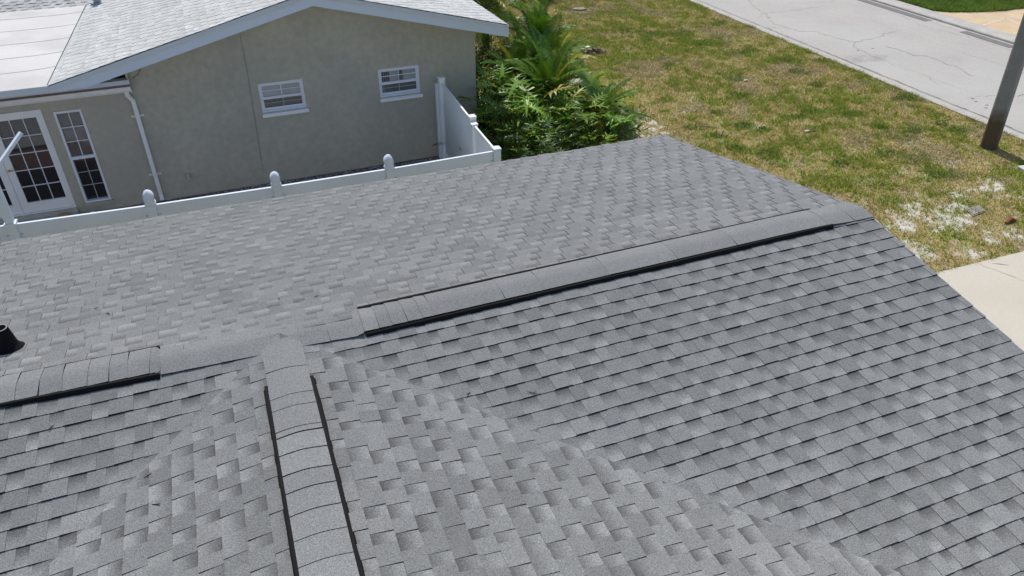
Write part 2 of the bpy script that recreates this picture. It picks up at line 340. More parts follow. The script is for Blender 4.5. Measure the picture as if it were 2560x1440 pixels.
def far_grass():
    o = blades('far_grass', 'dense green lawn grass across the street', 90000, 25.38, 31, 15.3, 21.5, 5, 1.7,
        colf=lambda x, y: np.array([.13,.235,.03])*(.6+.8*fbm(x, y, .35, 71)[:,None])+np.array([.08,.05,.0])*np.clip(fbm(x, y, .9, 72)-.45, 0, 1)[:,None], mask=mask2)
    o.location.z = .05
far_grass()
# cream driveway at the near corner
mb = MB(); mb.poly([(5.9,-14,G+.03),(17.69,-14,G+.03),(17.69,2.50,G+.03),(13.1,2.53,G+.03),(11.0,2.56,G+.03),(5.9,2.6,G+.03)])
crack([(11.95,2.5),(12.35,1.4),(12.0,.3),(12.2,-1)], .004, G+.035, 1, 82, .01)
pass; crack([(12.18,2.44),(12.4,2.28)], .012, G+.036, 1, 84, .005)
struct('driveway', mb, [m_drive, m_crack])
mb = MB(); mb.prism([(16.0,4.5,G-.05),(16.95,4.6,G-.05),(16.85,5.12,G-.05),(16.16,5.20,G-.05)], (0,0,.12))
struct('concrete_pad', mb, mat("pad_concrete", (.58,.60,.58), .85, var=.08))
# strip between the houses: dark mulch and grey stones, then brick paving
mb = MB(); mb.poly([(-2.3,6.0,G+.012),(5.6,6.0,G+.012),(5.6,10.7,G+.012),(-2.3,10.7,G+.012)])
struct('mulch_strip', mb, mat("dark_mulch", (.15,.125,.115), .95, var=.5, vscale=14, fine=.4, fscale=60, bump=1, bscale=40))
mb = MB(); mb.poly([(-14,6.0,G+.016),(-2.25,6.0,G+.016),(-2.25,10.7,G+.016),(-14,10.7,G+.016)])
m_brickp = bpy.data.materials.new("pinkish_pavers"); m_brickp.use_nodes = True; _t = m_brickp.node_tree
_br = _t.nodes.new("ShaderNodeTexBrick"); _br.inputs["Color1"].default_value = (.25,.15,.125,1); _br.inputs["Color2"].default_value = (.20,.125,.11,1); _br.inputs["Mortar"].default_value = (.10,.085,.075,1)
_br.inputs["Scale"].default_value = 2.6; _br.inputs["Mortar Size"].default_value = .012; _tc = _t.nodes.new("ShaderNodeTexCoord"); _t.links.new(_tc.outputs["Object"], _br.inputs["Vector"])
_t.links.new(_br.outputs[0], _t.nodes["Principled BSDF"].inputs["Base Color"]); _t.nodes["Principled BSDF"].inputs["Roughness"].default_value = .85
struct('patio', mb, m_brickp)
mb = MB(); rg = random.Random(4)
for i in range(8500):
    x = rg.uniform(-2.2, 5.1); y = rg.uniform(9.2, 10.45); s_ = rg.uniform(.008, .019)
    if rg.random() > .35+.65*min(1, max(0, (x+.9)*.8)): continue
    c = Vector((x, y, G+.014+s_*.4)); P = [c+Vector((s_*rg.uniform(.7,1.2)*math.cos(a), s_*rg.uniform(.7,1.2)*math.sin(a), 0)) for a in (0,1.3,2.5,3.8,5.0)]; t_ = c+Vector((rg.uniform(-.3,.3)*s_, 0, s_*.8))
    mi = rg.choice((0,0,1,2))
    for k in range(5): mb.poly([P[k], P[(k+1)%5], t_], mi)
tag(mb.build('gravel', [mat("stone_a", (.62,.59,.60), .9), mat("stone_b", (.36,.34,.36), .9), mat("stone_c", (.16,.13,.115), .9)]), 'small grey and brown stones along the stucco wall', 'gravel', kind='stuff')

# ================================================================= FOREGROUND HOUSE
EX = .143
TM, TC = math.tan(.1773), math.tan(.1671)
def clip_poly(P, planes):
    for a, b_, c in planes:
        Q = []
        for i in range(len(P)):
            p, q = P[i], P[(i+1) % len(P)]; dp = a*p[0]+b_*p[1]-c; dq = a*q[0]+b_*q[1]-c
            if dp <= 0: Q.append(p)
            if (dp < 0 < dq) or (dq < 0 < dp):
                t_ = dp/(dp-dq); Q.append((p[0]+(q[0]-p[0])*t_, p[1]+(q[1]-p[1])*t_))
        P = Q
        if len(P) < 3: return []
    return P
def shingles(name, parent, mats, O, U, V, u0, u1, sfirst, send, planes=(), seed=0, tb=.0045, tt=.0125, tone=(.84,1.13), bandp=.6, wav=.004, tabw=(.085,.155), gapw=(.065,.125), deck=True, label=None, fillet=False):
    """courses of laminated shingles: every tab is a raised plate over its backer; u runs along the eave, s down the slope"""
    O, U, V = Vector(O), Vector(U).normalized(), Vector(V).normalized(); N = U.cross(V).normalized()
    if N.z < 0: N = -N
    rg = random.Random(seed); mb = MB(); n = int(math.ceil((send-sfirst)/EX-1e-6))
    A = [rg.uniform(0, 6.28) for _ in range(6)]
    SEQ = []
    for _ in range(3):
        q_ = []
        for _k in range(4): q_ += [(rg.uniform(*tabw), True), (rg.uniform(*gapw), False)]
        k_ = .98/sum(w_ for w_, _t in q_); SEQ.append([(w_*k_, t_) for w_, t_ in q_])
    def und(u, s): return wav*(math.sin(u*3.1+A[0]+s*.7)*.5+math.sin(s*2.3+u*.9+A[1])*.5+.35*math.sin(u*8.7+A[2])*math.sin(s*5.1+A[3]))
    RF = .22
    def fil(u, s):          # the courses bend softly through a valley instead of meeting on a sharp fold
        k = 0
        for a2, b2, c2 in planes:
            d_ = (c2-a2*u-b2*s)/math.hypot(a2, b2)
            if fillet and d_ < RF: k = max(k, .125/(2*RF)*(RF-max(d_, 0))**2)
        return k
    def vd(u, s): return min([9.]+[max(0., (c2-a2*u-b2*s)/math.hypot(a2, b2)) for a2, b2, c2 in planes])
    def pt(u, s, h): return O+U*u+V*s+N*(h+und(u, s)*min(1., vd(u, s)/.3)+fil(u, s))
    for i in range(-1, n+1):
        sb = sfirst+i*EX; st = sb-EX
        sb = min(sb, send)
        if sb <= .02: continue
        st = max(st, 0.0)
        ct = rg.gauss(1, .02); cuts = []; uu = u0-1.1-((i+3)*.1635) % .98; pi_ = 0
        while uu < u1+.1:
            sq = SEQ[(i*2+pi_*3+rg.choice((0, 0, 0, 1))) % 3]; pi_ += 1
            for w_, tf in sq: cuts.append((uu, w_, tf)); uu += w_
        for u, wd, tooth in cuts:
            a, b_ = max(u, u0), min(u+wd, u1)
            j1 = rg.gauss(0, .0012)
            if b_-a > .004:
                h0, h1 = (.0038, tt) if tooth else (.0022, tb)
                if tooth: h1 *= rg.uniform(.85, 1.15)
                tn = ct*(rg.uniform(tone[0]*.95, tone[1]*.97) if tooth else rg.uniform(tone[0]*.98, tone[1]*1.03)); bs = 0 if tooth else (rg.uniform(.55, 1) if rg.random() < bandp else rg.uniform(0, .35))
                if tooth and rg.random() < .12: bs = rg.uniform(.2, .5)
                sb1 = sb+j1; hh = lambda s: h0+(h1-h0)*(s-st)/(sb-st)
                if fillet and vd((a+b_)/2, (st+sb)/2) < .10: tn *= rg.uniform(1.0, 1.14)
                near_v = fillet and min((c2-a2*p-b2*q)/math.hypot(a2, b2) for a2, b2, c2 in planes for p in (a, b_) for q in (st, sb)) < .25
                nu = max(1, int(math.ceil((b_-a)/.04))) if near_v else 1; ns = 4 if near_v else 1
                for iu in range(nu):
                  for js in range(ns):
                    p0, p1 = a+(b_-a)*iu/nu, a+(b_-a)*(iu+1)/nu; q0, q1 = st+(sb1-st)*js/ns, st+(sb1-st)*(js+1)/ns
                    P = clip_poly([(p0, q0), (p1, q0), (p1, q1), (p0, q1)], planes)
                    if not P: continue
                    tp_ = lambda p, s: min([1.0]+[max(0.0, (c2-a2*p-b2*s)/math.hypot(a2, b2)/.11) for a2, b2, c2 in planes])
                    T = [pt(p, s, .0015+hh(s)*tp_(p, s)) for p, s in P]; C = [(tn, (s-st)/(sb-st), bs) for p, s in P]
                    nn = (T[1]-T[0]).cross(T[2]-T[0]); flip = nn.dot(N) < 0
                    mb.poly(T[::-1] if flip else T, 0, C[::-1] if flip else C)
                    for k in range(len(P)):
                        p, q = P[k], P[(k+1) % len(P)]
                        onb = abs(p[1]-sb1) < 1e-6 and abs(q[1]-sb1) < 1e-6
                        ona = abs(p[0]-a) < 1e-6 and abs(q[0]-a) < 1e-6; onz = abs(p[0]-b_) < 1e-6 and abs(q[0]-b_) < 1e-6
                        if not (onb or ona or onz): continue
                        F = [T[k], T[(k+1) % len(P)], pt(q[0], q[1], -.001), pt(p[0], p[1], -.001)]
                        mb.poly(F, 1)
    if deck:
        P = clip_poly([(u0, 0), (u1, 0), (u1, send), (u0, send)], planes)
        mb.prism([O+U*p+V*s+N*(-.012) for p, s in P], N*(-.09), 0)
    o = mb.build(name, mats, parent)
    if label: o['label'] = label
    return o
def cap_run(mb, P0, A, L, t0, t1, lenf, tl, tr, hfun, cfun, wfun, seed, tones=(.93,1.12), thick=.007, rr=.06, end=False):
    """overlapping ridge cap shingles bent over a ridge: A along the ridge, L sideways; tl, tr slope tangents of the two sides"""
    rg = random.Random(seed); P0, A, L = Vector(P0), Vector(A), Vector(L); Z = Vector((0,0,1)); t = t0
    ks = np.array([-1,-.8,-.55,-.3,-.12,0,.12,.3,.55,.8,1.0])
    while t < t1-.01:
        e = min(lenf(t, rg), t1-t); tn = rg.uniform(*tones); w_ = wfun(t)
        skew = rg.uniform(-.006, .006); dr = rg.uniform(.6, 1.4)*thick
        rows = []
        for f_ in (0, .5, 1):
            tt = t+e*f_; h = hfun(tt)+dr*(f_ if end else 1-f_); c = cfun(tt); row = []
            for k in ks:
                x = k*w_+rg.uniform(-.0005, .0005); tg = tl if k < 0 else tr
                z = h-tg*(math.sqrt(x*x+rr*rr)-rr); row.append(P0+A*(tt+skew*k)+L*(c+x)+Z*(z-.4*abs(c)*tl))
            rows.append(row)
        for a in range(2):
            for k in range(len(ks)-1):
                q = [rows[a][k], rows[a+1][k], rows[a+1][k+1], rows[a][k+1]]
                if (q[1]-q[0]).cross(q[2]-q[0]).z < 0: q = q[::-1]
                mb.poly(q, 0, [(tn, .9, 0)]*4)
        er = rows[-1 if end else 0]; lowr = [p-Z*(dr+.004) for p in er]
        for k in range(len(ks)-1): mb.poly([er[k], er[k+1], lowr[k+1], lowr[k]], 1)
        for kk in (0, -1):
            for a in range(2): mb.poly([rows[a][kk], rows[a+1][kk], rows[a+1][kk]-Z*.008, rows[a][kk]-Z*.008], 1)
        t += e
XR = 5.784; SF = 3.805
house = thing('house', 'low house with new grey shingle roof filling the foreground', 'house', loc=(0,0,G))
cM, sM = math.cos(.1773), math.sin(.1773); cC, sC = math.cos(.1671), math.sin(.1671)
SM = [m_sh, m_edge]
# far slope (y = s cos, z = -s sin)
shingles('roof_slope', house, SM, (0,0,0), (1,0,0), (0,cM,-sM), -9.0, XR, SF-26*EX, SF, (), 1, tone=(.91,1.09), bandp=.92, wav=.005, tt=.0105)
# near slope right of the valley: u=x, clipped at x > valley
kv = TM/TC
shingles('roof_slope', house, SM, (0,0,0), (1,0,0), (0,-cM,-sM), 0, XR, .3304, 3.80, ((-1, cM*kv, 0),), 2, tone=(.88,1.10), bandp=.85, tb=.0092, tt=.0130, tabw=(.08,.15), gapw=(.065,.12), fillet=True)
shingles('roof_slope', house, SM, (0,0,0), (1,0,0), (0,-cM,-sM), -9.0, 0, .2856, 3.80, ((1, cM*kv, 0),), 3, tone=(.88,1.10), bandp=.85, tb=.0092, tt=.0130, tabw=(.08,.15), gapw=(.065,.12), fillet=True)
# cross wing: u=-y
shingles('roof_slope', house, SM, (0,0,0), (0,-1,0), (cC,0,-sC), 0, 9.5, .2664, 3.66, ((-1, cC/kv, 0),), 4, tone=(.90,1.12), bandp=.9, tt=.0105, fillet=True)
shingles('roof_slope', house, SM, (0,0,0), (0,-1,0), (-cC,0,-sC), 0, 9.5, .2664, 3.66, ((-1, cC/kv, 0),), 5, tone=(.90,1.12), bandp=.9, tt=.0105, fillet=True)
# ridge caps and vents -------------------------------------------------
mb = MB()
yc = lambda x: float(np.interp(x, [-3,-1.95,-.87,-.3,.3,.63,2.2,5.2,5.8], [.06,.045,0,-.02,-.04,-.062,-.04,0,0]))
def hcap(x):
    if x < -.87: return .034
    if x < .63: return .008
    if x < 5.20: return .034
    return float(np.interp(x, [5.2,5.5], [.030,.008]))
nolen = lambda a, b_: (lambda t, rg: rg.uniform(a, b_))
WC = .158
cap_run(mb, (0,0,0), (1,0,0), (0,1,0), -9.0, -.87, nolen(.11,.17), TM, TM, hcap, yc, lambda t: WC, 31, (.93,1.12), .0045, end=True)
cap_run(mb, (0,0,0), (1,0,0), (0,1,0), -.87, .632, nolen(.15,.34), TM, TM, hcap, yc, lambda t: .165, 32, (1.0,1.07), .003)
cap_run(mb, (0,0,0), (1,0,0), (0,1,0), .634, 1.2, nolen(.09,.14), TM, TM, hcap, yc, lambda t: WC, 33, (.95,1.18), .0045)
cap_run(mb, (0,0,0), (1,0,0), (0,1,0), 1.2, 5.22, nolen(.35,.75), TM, TM, hcap, yc, lambda t: WC, 37, (.95,1.12), .0012)
cap_run(mb, (0,0,0), (1,0,0), (0,1,0), 5.22, XR+.005, nolen(.3,.36), TM, TM, hcap, yc, lambda t: .165, 34, (1.0,1.04), .001)
mb.build('ridge_cap', SM, house, smooth=False)
mb = MB()
hc2 = lambda t: float(np.interp(t, [.0,.56,.66], [.009,.014,.034]))
cap_run(mb, (0,0,0), (0,-1,0), (1,0,0), 0.10, .90, nolen(.28,.40), TC, TC, hc2, lambda t: 0, lambda t: float(np.interp(t, [.1,.55,.7], [.15,.15,.150])), 35, (1.0,1.06), .003, end=True)
cap_run(mb, (0,0,0), (0,-1,0), (1,0,0), .90, 1.17, nolen(.20,.22), TC, TC, hc2, lambda t: 0, lambda t: .150, 38, (.98,1.1), .0065, end=True)
cap_run(mb, (0,0,0), (0,-1,0), (1,0,0), 1.17, 9.5, nolen(.145,.21), TC, TC, hc2, lambda t: 0, lambda t: .152, 36, (.92,1.16), .0045, end=True)
mb.build('ridge_cap', SM, house)
def vent(P0, A, L, t0, t1, tl, cf, hw, sides, seed, hole=True):
    P0, A, L = Vector(P0), Vector(A), Vector(L); Z = Vector((0,0,1)); rg = random.Random(seed)
    v = MB(); rb = MB(); st = .24; t = t0
    prof = [(hw-.03, .022), (hw-.002, .030), (hw+.008, .039), (hw+.026, .041), (hw+.030, .012), (hw+.038, .008), (hw+.040, .001)]
    for sd_ in sides:
        t = t0
        while t < t1-1e-6:
            e = min(st, t1-t); rows = []
            for tt in (t, t+e):
                c = cf(tt); rows.append([P0+A*tt+L*(c+sd_*x)+Z*(-abs(x+sd_*c)*tl+h) for x, h in prof])
            for k in range(len(prof)-1): v.poly([rows[0][k], rows[1][k], rows[1][k+1], rows[0][k+1]])
            if t == t0 or t+e >= t1-1e-6:
                rr_ = rows[0] if t == t0 else rows[1]; v.poly(rr_)
            t += e
        t = t0+.01
        while t < t1-.012:          # louvre ribs
            c = cf(t); x0, x1 = hw+.003, hw+.024
            if rg.random() < .93:
                o = P0+A*t+L*(c+sd_*(hw+.008))+Z*(-(hw+.008)*tl+.0355); rb.box(o, A*.004, L*sd_*.017, Z*.002-Z*.017*tl)
            if hole and rg.random() < .5:
                o = P0+A*(t+.01)+L*(c+sd_*(hw+.029))+Z*(-(hw+.029)*tl+.012); rb.box(o, A*.010, L*sd_*.004, Z*.002)
            t += .030
    o = v.build('ridge_vent', m_black, house); rb.build('vent_rib', m_blackg, o); return o
for sd_ in (1, -1): vent((0,0,0), (1,0,0), (0,1,0), .64, 5.27, TM, yc, WC-.004, (sd_,), 1)
for sd_ in (1, -1): vent((0,0,0), (1,0,0), (0,1,0), -9, -.875, TM, yc, WC-.004, (sd_,), 2)
for sd_ in (1, -1): vent((0,0,0), (0,-1,0), (1,0,0), .60, 9.5, TC, lambda t: 0, .146, (sd_,), 3, False)
# plumbing vent on the far slope
mb = MB(); bx, by = -2.02, .77; bz = -by*TM; SEG = 24
def ring(cx, cy, zf, r): return [Vector((cx+r*math.cos(a), cy+r*math.sin(a), zf(cy+r*math.sin(a)))) for a in np.linspace(0, 2*math.pi, SEG+1)[:-1]]
slope = lambda h: (lambda y: -y*TM+h); flat = lambda z_: (lambda y: z_)
rs = [ring(bx,by,slope(.004),.112), ring(bx,by,slope(.015),.106), ring(bx,by,slope(.026),.086), ring(bx,by,slope(.06),.074), ring(bx,by,flat(bz+.20),.053), ring(bx,by,flat(bz+.205),.054), ring(bx,by,flat(bz+.205),.042), ring(bx,by,flat(bz+.12),.040)]
for a, b_ in zip(rs, rs[1:]):
    for k in range(SEG): mb.poly([a[k], a[(k+1)%SEG], b_[(k+1)%SEG], b_[k]])
mb.poly(rs[-1])
pv = mb.build('plumbing_vent', mat("rubber_boot", (.008,.008,.010), .85, .15), house, smooth=True)
mb = MB(); a_ = [Vector((bx+.0465*math.cos(t_)+0, by+.0465*math.sin(t_), bz+.206)) for t_ in np.linspace(0, 2*math.pi, SEG+1)[:-1]]
mb.tube([*a_, a_[0]], .0042, 6); mb.build('pipe_rim', mat("grey_rim", (.42,.42,.43), .5), pv)
# walls, gable and boards under the roof
EZ = -SF*sM
mb = MB(); mb.abox(-8.6, XR-.35, -3.2, 3.2, G, -3.2*TM-.11); mb.abox(-3.1, 3.1, -9.1, -3.21, G, -3.1*TC-.11)
mb.build('wall', m_ohouse, house)
mb = MB(); gx = XR-.36
mb.prism([(gx,-3.2,-3.2*TM-.112),(gx,3.2,-3.2*TM-.112),(gx,0,-.11)], (.012,0,0)); mb.build('gable_wall', m_ohouse, house)
mb = MB()
for sy in (1, -1):
    mb.prism([(XR-.012,0,-.016),(XR-.012,sy*SF*cM,-SF*sM-.016),(XR-.012,sy*SF*cM,-SF*sM-.17),(XR-.012,0,-.17)], (.02,0,0))
mb.box((-9,SF*cM-.005,EZ-.17), (9+XR-.02,0,0), (0,.02,0), (0,0,.15)); mb.build('fascia', m_white, house)
mb = MB(); mb.prism([(XR+.009,0,-.004),(XR+.009,3.76,-3.76*TM-.004),(XR+.009,3.76,-3.76*TM-.035),(XR+.009,0,-.035)], (.006,0,0))
mb.prism([(XR+.009,0,-.004),(XR+.009,-3.74,-3.74*TM-.004),(XR+.009,-3.74,-3.74*TM-.035),(XR+.009,0,-.035)], (.006,0,0)); mb.build('drip_edge', m_trim2, house)
# twigs and leaf scraps on the roof
m_twig = mat("dark_twig", (.035,.028,.022), .9)
def roofz(x, y): 
    z = -y*TM if y > 0 else max(y*TM, -abs(x)*TC)
    return z
TW = [((-1.45,1.24),.05,.4,'short dark twig on the far slope above the plumbing vent'),((-1.33,1.06),.06,2.1,'bent dark twig on the far slope just below another twig'),
      ((-1.58,-.42),.06,.9,'small forked twig on the near slope under the left ridge vent'),((1.68,-1.15),.09,-.5,'thin dark twig lying across courses right of the right valley'),
      ((1.22,-1.02),.05,.8,'tiny curved twig near the top of the right valley'),((.36,.54),.04,.2,'dark leaf scrap on the far slope above the roof junction'),((.06,.65),.035,1.2,'dark scrap on the far slope up from the cross ridge'),
      ((-.92,-1.30),.07,-.6,'dark twig at the left valley beside the light sliver'),((-.98,-1.02),.05,.5,'small twig in the upper left valley')]
for i, ((x, y), l_, a, lb) in enumerate(TW):
    r_ = random.Random(i); pts = []
    for k in range(5):
        q = Vector((x+math.cos(a)*l_*(k/4-.5)+r_.uniform(-.006,.006), y+math.sin(a)*l_*(k/4-.5)+r_.uniform(-.006,.006), 0)); q.z = roofz(q.x, q.y)+.018; pts.append(q)
    mb = MB(); mb.tube(pts, [.0015,.003,.0035,.003,.001], 5)
    q = pts[2]; mb.tube([q, q+Vector((math.cos(a+.9)*l_*.35, math.sin(a+.9)*l_*.35, .004))], [.002,.001], 5)
    tag(mb.build('twig', m_twig), lb, 'twig', 'twigs lying on the roof')

# ================================================================= NEIGHBOUR HOUSE
PH = .0144103; N0 = 10.48227
def nb(a, d, z): return Vector((math.cos(PH)*a-math.sin(PH)*(N0-d), math.sin(PH)*a+math.cos(PH)*(N0-d), z))
nDA, nDD = nb(1,0,0)-nb(0,0,0), nb(0,1,0)-nb(0,0,0); ZZ = Vector((0,0,1))
def nbox(mb, a0, a1, d0, d1, z0, z1, mi=0): mb.box(nb(a0, d0, z0), nDA*(a1-a0), nDD*(d1-d0), ZZ*(z1-z0), mi)
nh = thing('neighbour_house', 'beige stucco house with pale grey roof beyond the white fence', 'house', loc=nb(0,-3,G))
AP, ZA, TN = 1.90, .41, .249; AR, AL = 5.79, -2.77
WL, WR = -9.0, 5.34
holes = [(.70,1.585,-2.03,-1.425),(3.155,4.045,-2.04,-1.43),(-2.985,-2.515,-3.372,-1.48),(-5.02,-3.165,-3.42,-1.395)]
mb = MB(); xs = sorted({WL, -1.6, WR, *[h[0] for h in holes], *[h[1] for h in holes]}); zs = sorted({G-.1, -1.18, *[h[2] for h in holes], *[h[3] for h in holes]})
for a0, a1 in zip(xs, xs[1:]):
    z0 = zs[0]
    for hi in sorted([h for h in holes if h[0] < (a0+a1)/2 < h[1]], key=lambda h: h[2])+[None]:
        z1 = zs[-1] if hi is None else hi[2]
        if z1 > z0+1e-4: nbox(mb, a0, a1, -.2, 0, z0, z1)
        if hi: z0 = hi[3]
ctop = lambda a: ZA-.12-TN*abs(a-AP)
mb.prism([nb(-1.6,-.2,-1.18), nb(WR,-.2,-1.18), nb(WR,-.2,ctop(WR)), nb(AP,-.2,ctop(AP)), nb(-1.6,-.2,ctop(-1.6))], nDD*.2)
nbox(mb, WR-.2, WR, -7, -.201, G-.1, ctop(WR)); nbox(mb, WL, WL+.2, -7, -.201, G-.1, -1.2)
for b_ in mb.v: pass
wall = mb.build('wall', m_stucco, nh)
# dark room behind the openings
mb = MB(); nbox(mb, WL+.3, WR-.3, -3, -.9, G, -1.3); mb.build('interior', mat("dark_room", (.02,.02,.02), .9), nh)
NM = [m_nsh, m_nedge]; cN, sN = math.cos(math.atan(TN)), math.sin(math.atan(TN))
Oa = nb(AP, .81, ZA); Lr = (AR-AP)/cN
shingles('roof_slope', nh, NM, Oa, -nDD, nDA*cN-ZZ*sN, 0, 10, Lr-28*EX, Lr, (), 41, tone=(.92,1.07), bandp=.5, tb=.004, tt=.009)
# left slope is cut by the almost flat roof
Ll = (AP-AL)/cN; 
shingles('roof_slope', nh, NM, Oa, -nDD, -nDA*cN-ZZ*sN, 0, 10, .05, Ll+.02, ((.057, 1, Ll+.005),), 42, tone=(.92,1.07), bandp=.5, tb=.004, tt=.009)
mb = MB()
cap_run(mb, Oa, -nDD, nDA, 0, 10, nolen(.14,.16), TN, TN, lambda t: .012, lambda t: 0, lambda t: .14, 44, (.95,1.05)); mb.build('ridge_cap', NM, nh)
MF = .016
def mz(d): return -.752+MF*(.81-d)
mb = MB(); P = [nb(-9.5,.81,mz(.81)), nb(-2.79,.81,mz(.81)), nb(-2.48,-4.75,mz(-4.75)), nb(-9.5,-4.75,mz(-4.75))]
mb.prism([p-ZZ*.12 for p in P], ZZ*.121)
rg = random.Random(3)
for d in (-4.0,-3.0,-2.0,-1.05,-.13):
    aR = -2.78+.30*(.81-d)/5.56; pts = [(-9.5,0)]+[(x_, rg.uniform(-.006,.006)) for x_ in np.linspace(-9, aR-.9, 16)]+[(aR-.5,-.015),(aR-.2,-.06),(aR+.02,-.13)]
    for (a0, e0), (a1, e1) in zip(pts, pts[1:]): mb.poly([nb(a0,d+e0,mz(d+e0)+.004), nb(a1,d+e1,mz(d+e1)+.004), nb(a1,d+e1-.016,mz(d)+.006), nb(a0,d+e0-.016,mz(d)+.006)], 1)
mb.build('flat_roof', [m_memb, m_seam], nh)
# shingled rear roof that rises behind the flat part, facing the camera
Ob = nb(0, -4.72-2.5*1, mz(-4.72)+.62); 
shingles('roof_slope', nh, NM, Ob, nDA, (nDD*cN-ZZ*sN), -9.5, -1.4, 2.575-18*EX, 2.575, ((1,.97,.04),), 43, tone=(.80,.98), bandp=.6)
# rake boards
mb = MB()
def rake(a0, a1, up, lo, d0, d1, mi):
    f_ = lambda a: ZA-TN*abs(a-AP)
    for x0, x1 in ((a0, AP), (AP, a1)):
        zl = -.858; xk = AP-(ZA-lo-zl)/TN      # the left board is cut level where it meets the flat roof edge
        P_ = [nb(x0,d0,f_(x0)-up), nb(x1,d0,f_(x1)-up), nb(x1,d0,f_(x1)-lo)]
        P_ += [nb(xk,d0,zl), nb(x0,d0,zl)] if x0 < AP-.1 and xk > x0+1e-3 else [nb(x0,d0,f_(x0)-lo)]
        mb.prism(P_, nDD*(d1-d0), mi)
rake(AL, AR, .012, .085, .775, .815, 1); rake(AL, AR, .085, .255, .765, .800, 0)
nbox(mb, -9.5, AL, .775, .822, -.86, -.752, 1); nbox(mb, -9.5, AL+.3, .74, .774, -.88, -.79, 0)
nbox(mb, AR-.02, AR+.02, -9, .81, ZA-TN*(AR-AP)-.255, ZA-TN*(AR-AP)-.014, 0)
mb.build('fascia', [m_trim, m_trim2], nh)
mb = MB()                                                     # soffit boards and frieze over the low eave
f_ = lambda a: ZA-TN*abs(a-AP)-.23
mb.prism([nb(AP,.765,f_(AP)), nb(AR-.03,.765,f_(AR)), nb(AR-.03,.765,f_(AR)-.012), nb(AP,.765,f_(AP)-.012)], nDD*(-.764)); mb.prism([nb(-1.9,.765,f_(-1.9)), nb(AP,.765,f_(AP)), nb(AP,.765,f_(AP)-.012), nb(-1.9,.765,f_(-1.9)-.012)], nDD*(-.764))
mb.build('soffit', m_trim, nh)
mb = MB(); nbox(mb, -9.0, -1.56, .002, .17, -1.08, -1.00, 0); nbox(mb, -9.0, -1.56, .002, .13, -1.20, -1.085, 1); nbox(mb, -1.60,-1.56,.0,.12,-1.17,-.80,2)
mb.build('frieze_board', [m_trim, mat("pinkish_ledge", (.20,.15,.15), .8, var=.2, vscale=5), m_stucco], nh)
# gutter and downspout
mb = MB()
prof = [(.02,-1.145),(.02,-1.25),(.10,-1.25),(.135,-1.21),(.145,-1.155),(.145,-1.135),(.132,-1.135),(.128,-1.16),(.095,-1.235),(.035,-1.235),(.035,-1.145)]
mb.prism([nb(-9.0,d+.0,z_) for d, z_ in prof], nDA*(9.0-1.575)); nbox(mb, -1.576, -1.566, .015, .15, -1.255, -1.13)
for a in (-2.2,-3.42,-4.6): nbox(mb, a, a+.03, .02, .14, -1.148, -1.138)
mb.build('gutter', m_gutter, nh)
mb = MB()
def duct(pts, w_=.075, t_=.055):
    for (a0, d0, z0), (a1, d1, z1) in zip(pts, pts[1:]):
        p, q = nb(a0,d0,z0), nb(a1,d1,z1); v_ = (q-p); ax = nDA*w_; ay = v_.cross(ax).normalized()*t_
        mb.box(p-ax/2-ay/2-v_.normalized()*.004, ax, ay, v_+v_.normalized()*.008)
duct([(-1.665,.09,-1.245),(-1.665,.09,-1.31),(-1.60,.045,-1.43),(-1.60,.045,-3.42),(-1.60,.10,-3.53)])
dsp = mb.build('downspout', m_gutter, nh, bevel=.006)
for zb in (-1.75,-2.985):
    m2 = MB(); nbox(m2, -1.715, -1.485, .0, .012, zb-.018, zb+.018); nbox(m2, -1.645, -1.555, .012, .08, zb-.015, zb+.015); m2.build('bracket', m_gutter, dsp, bevel=.004)
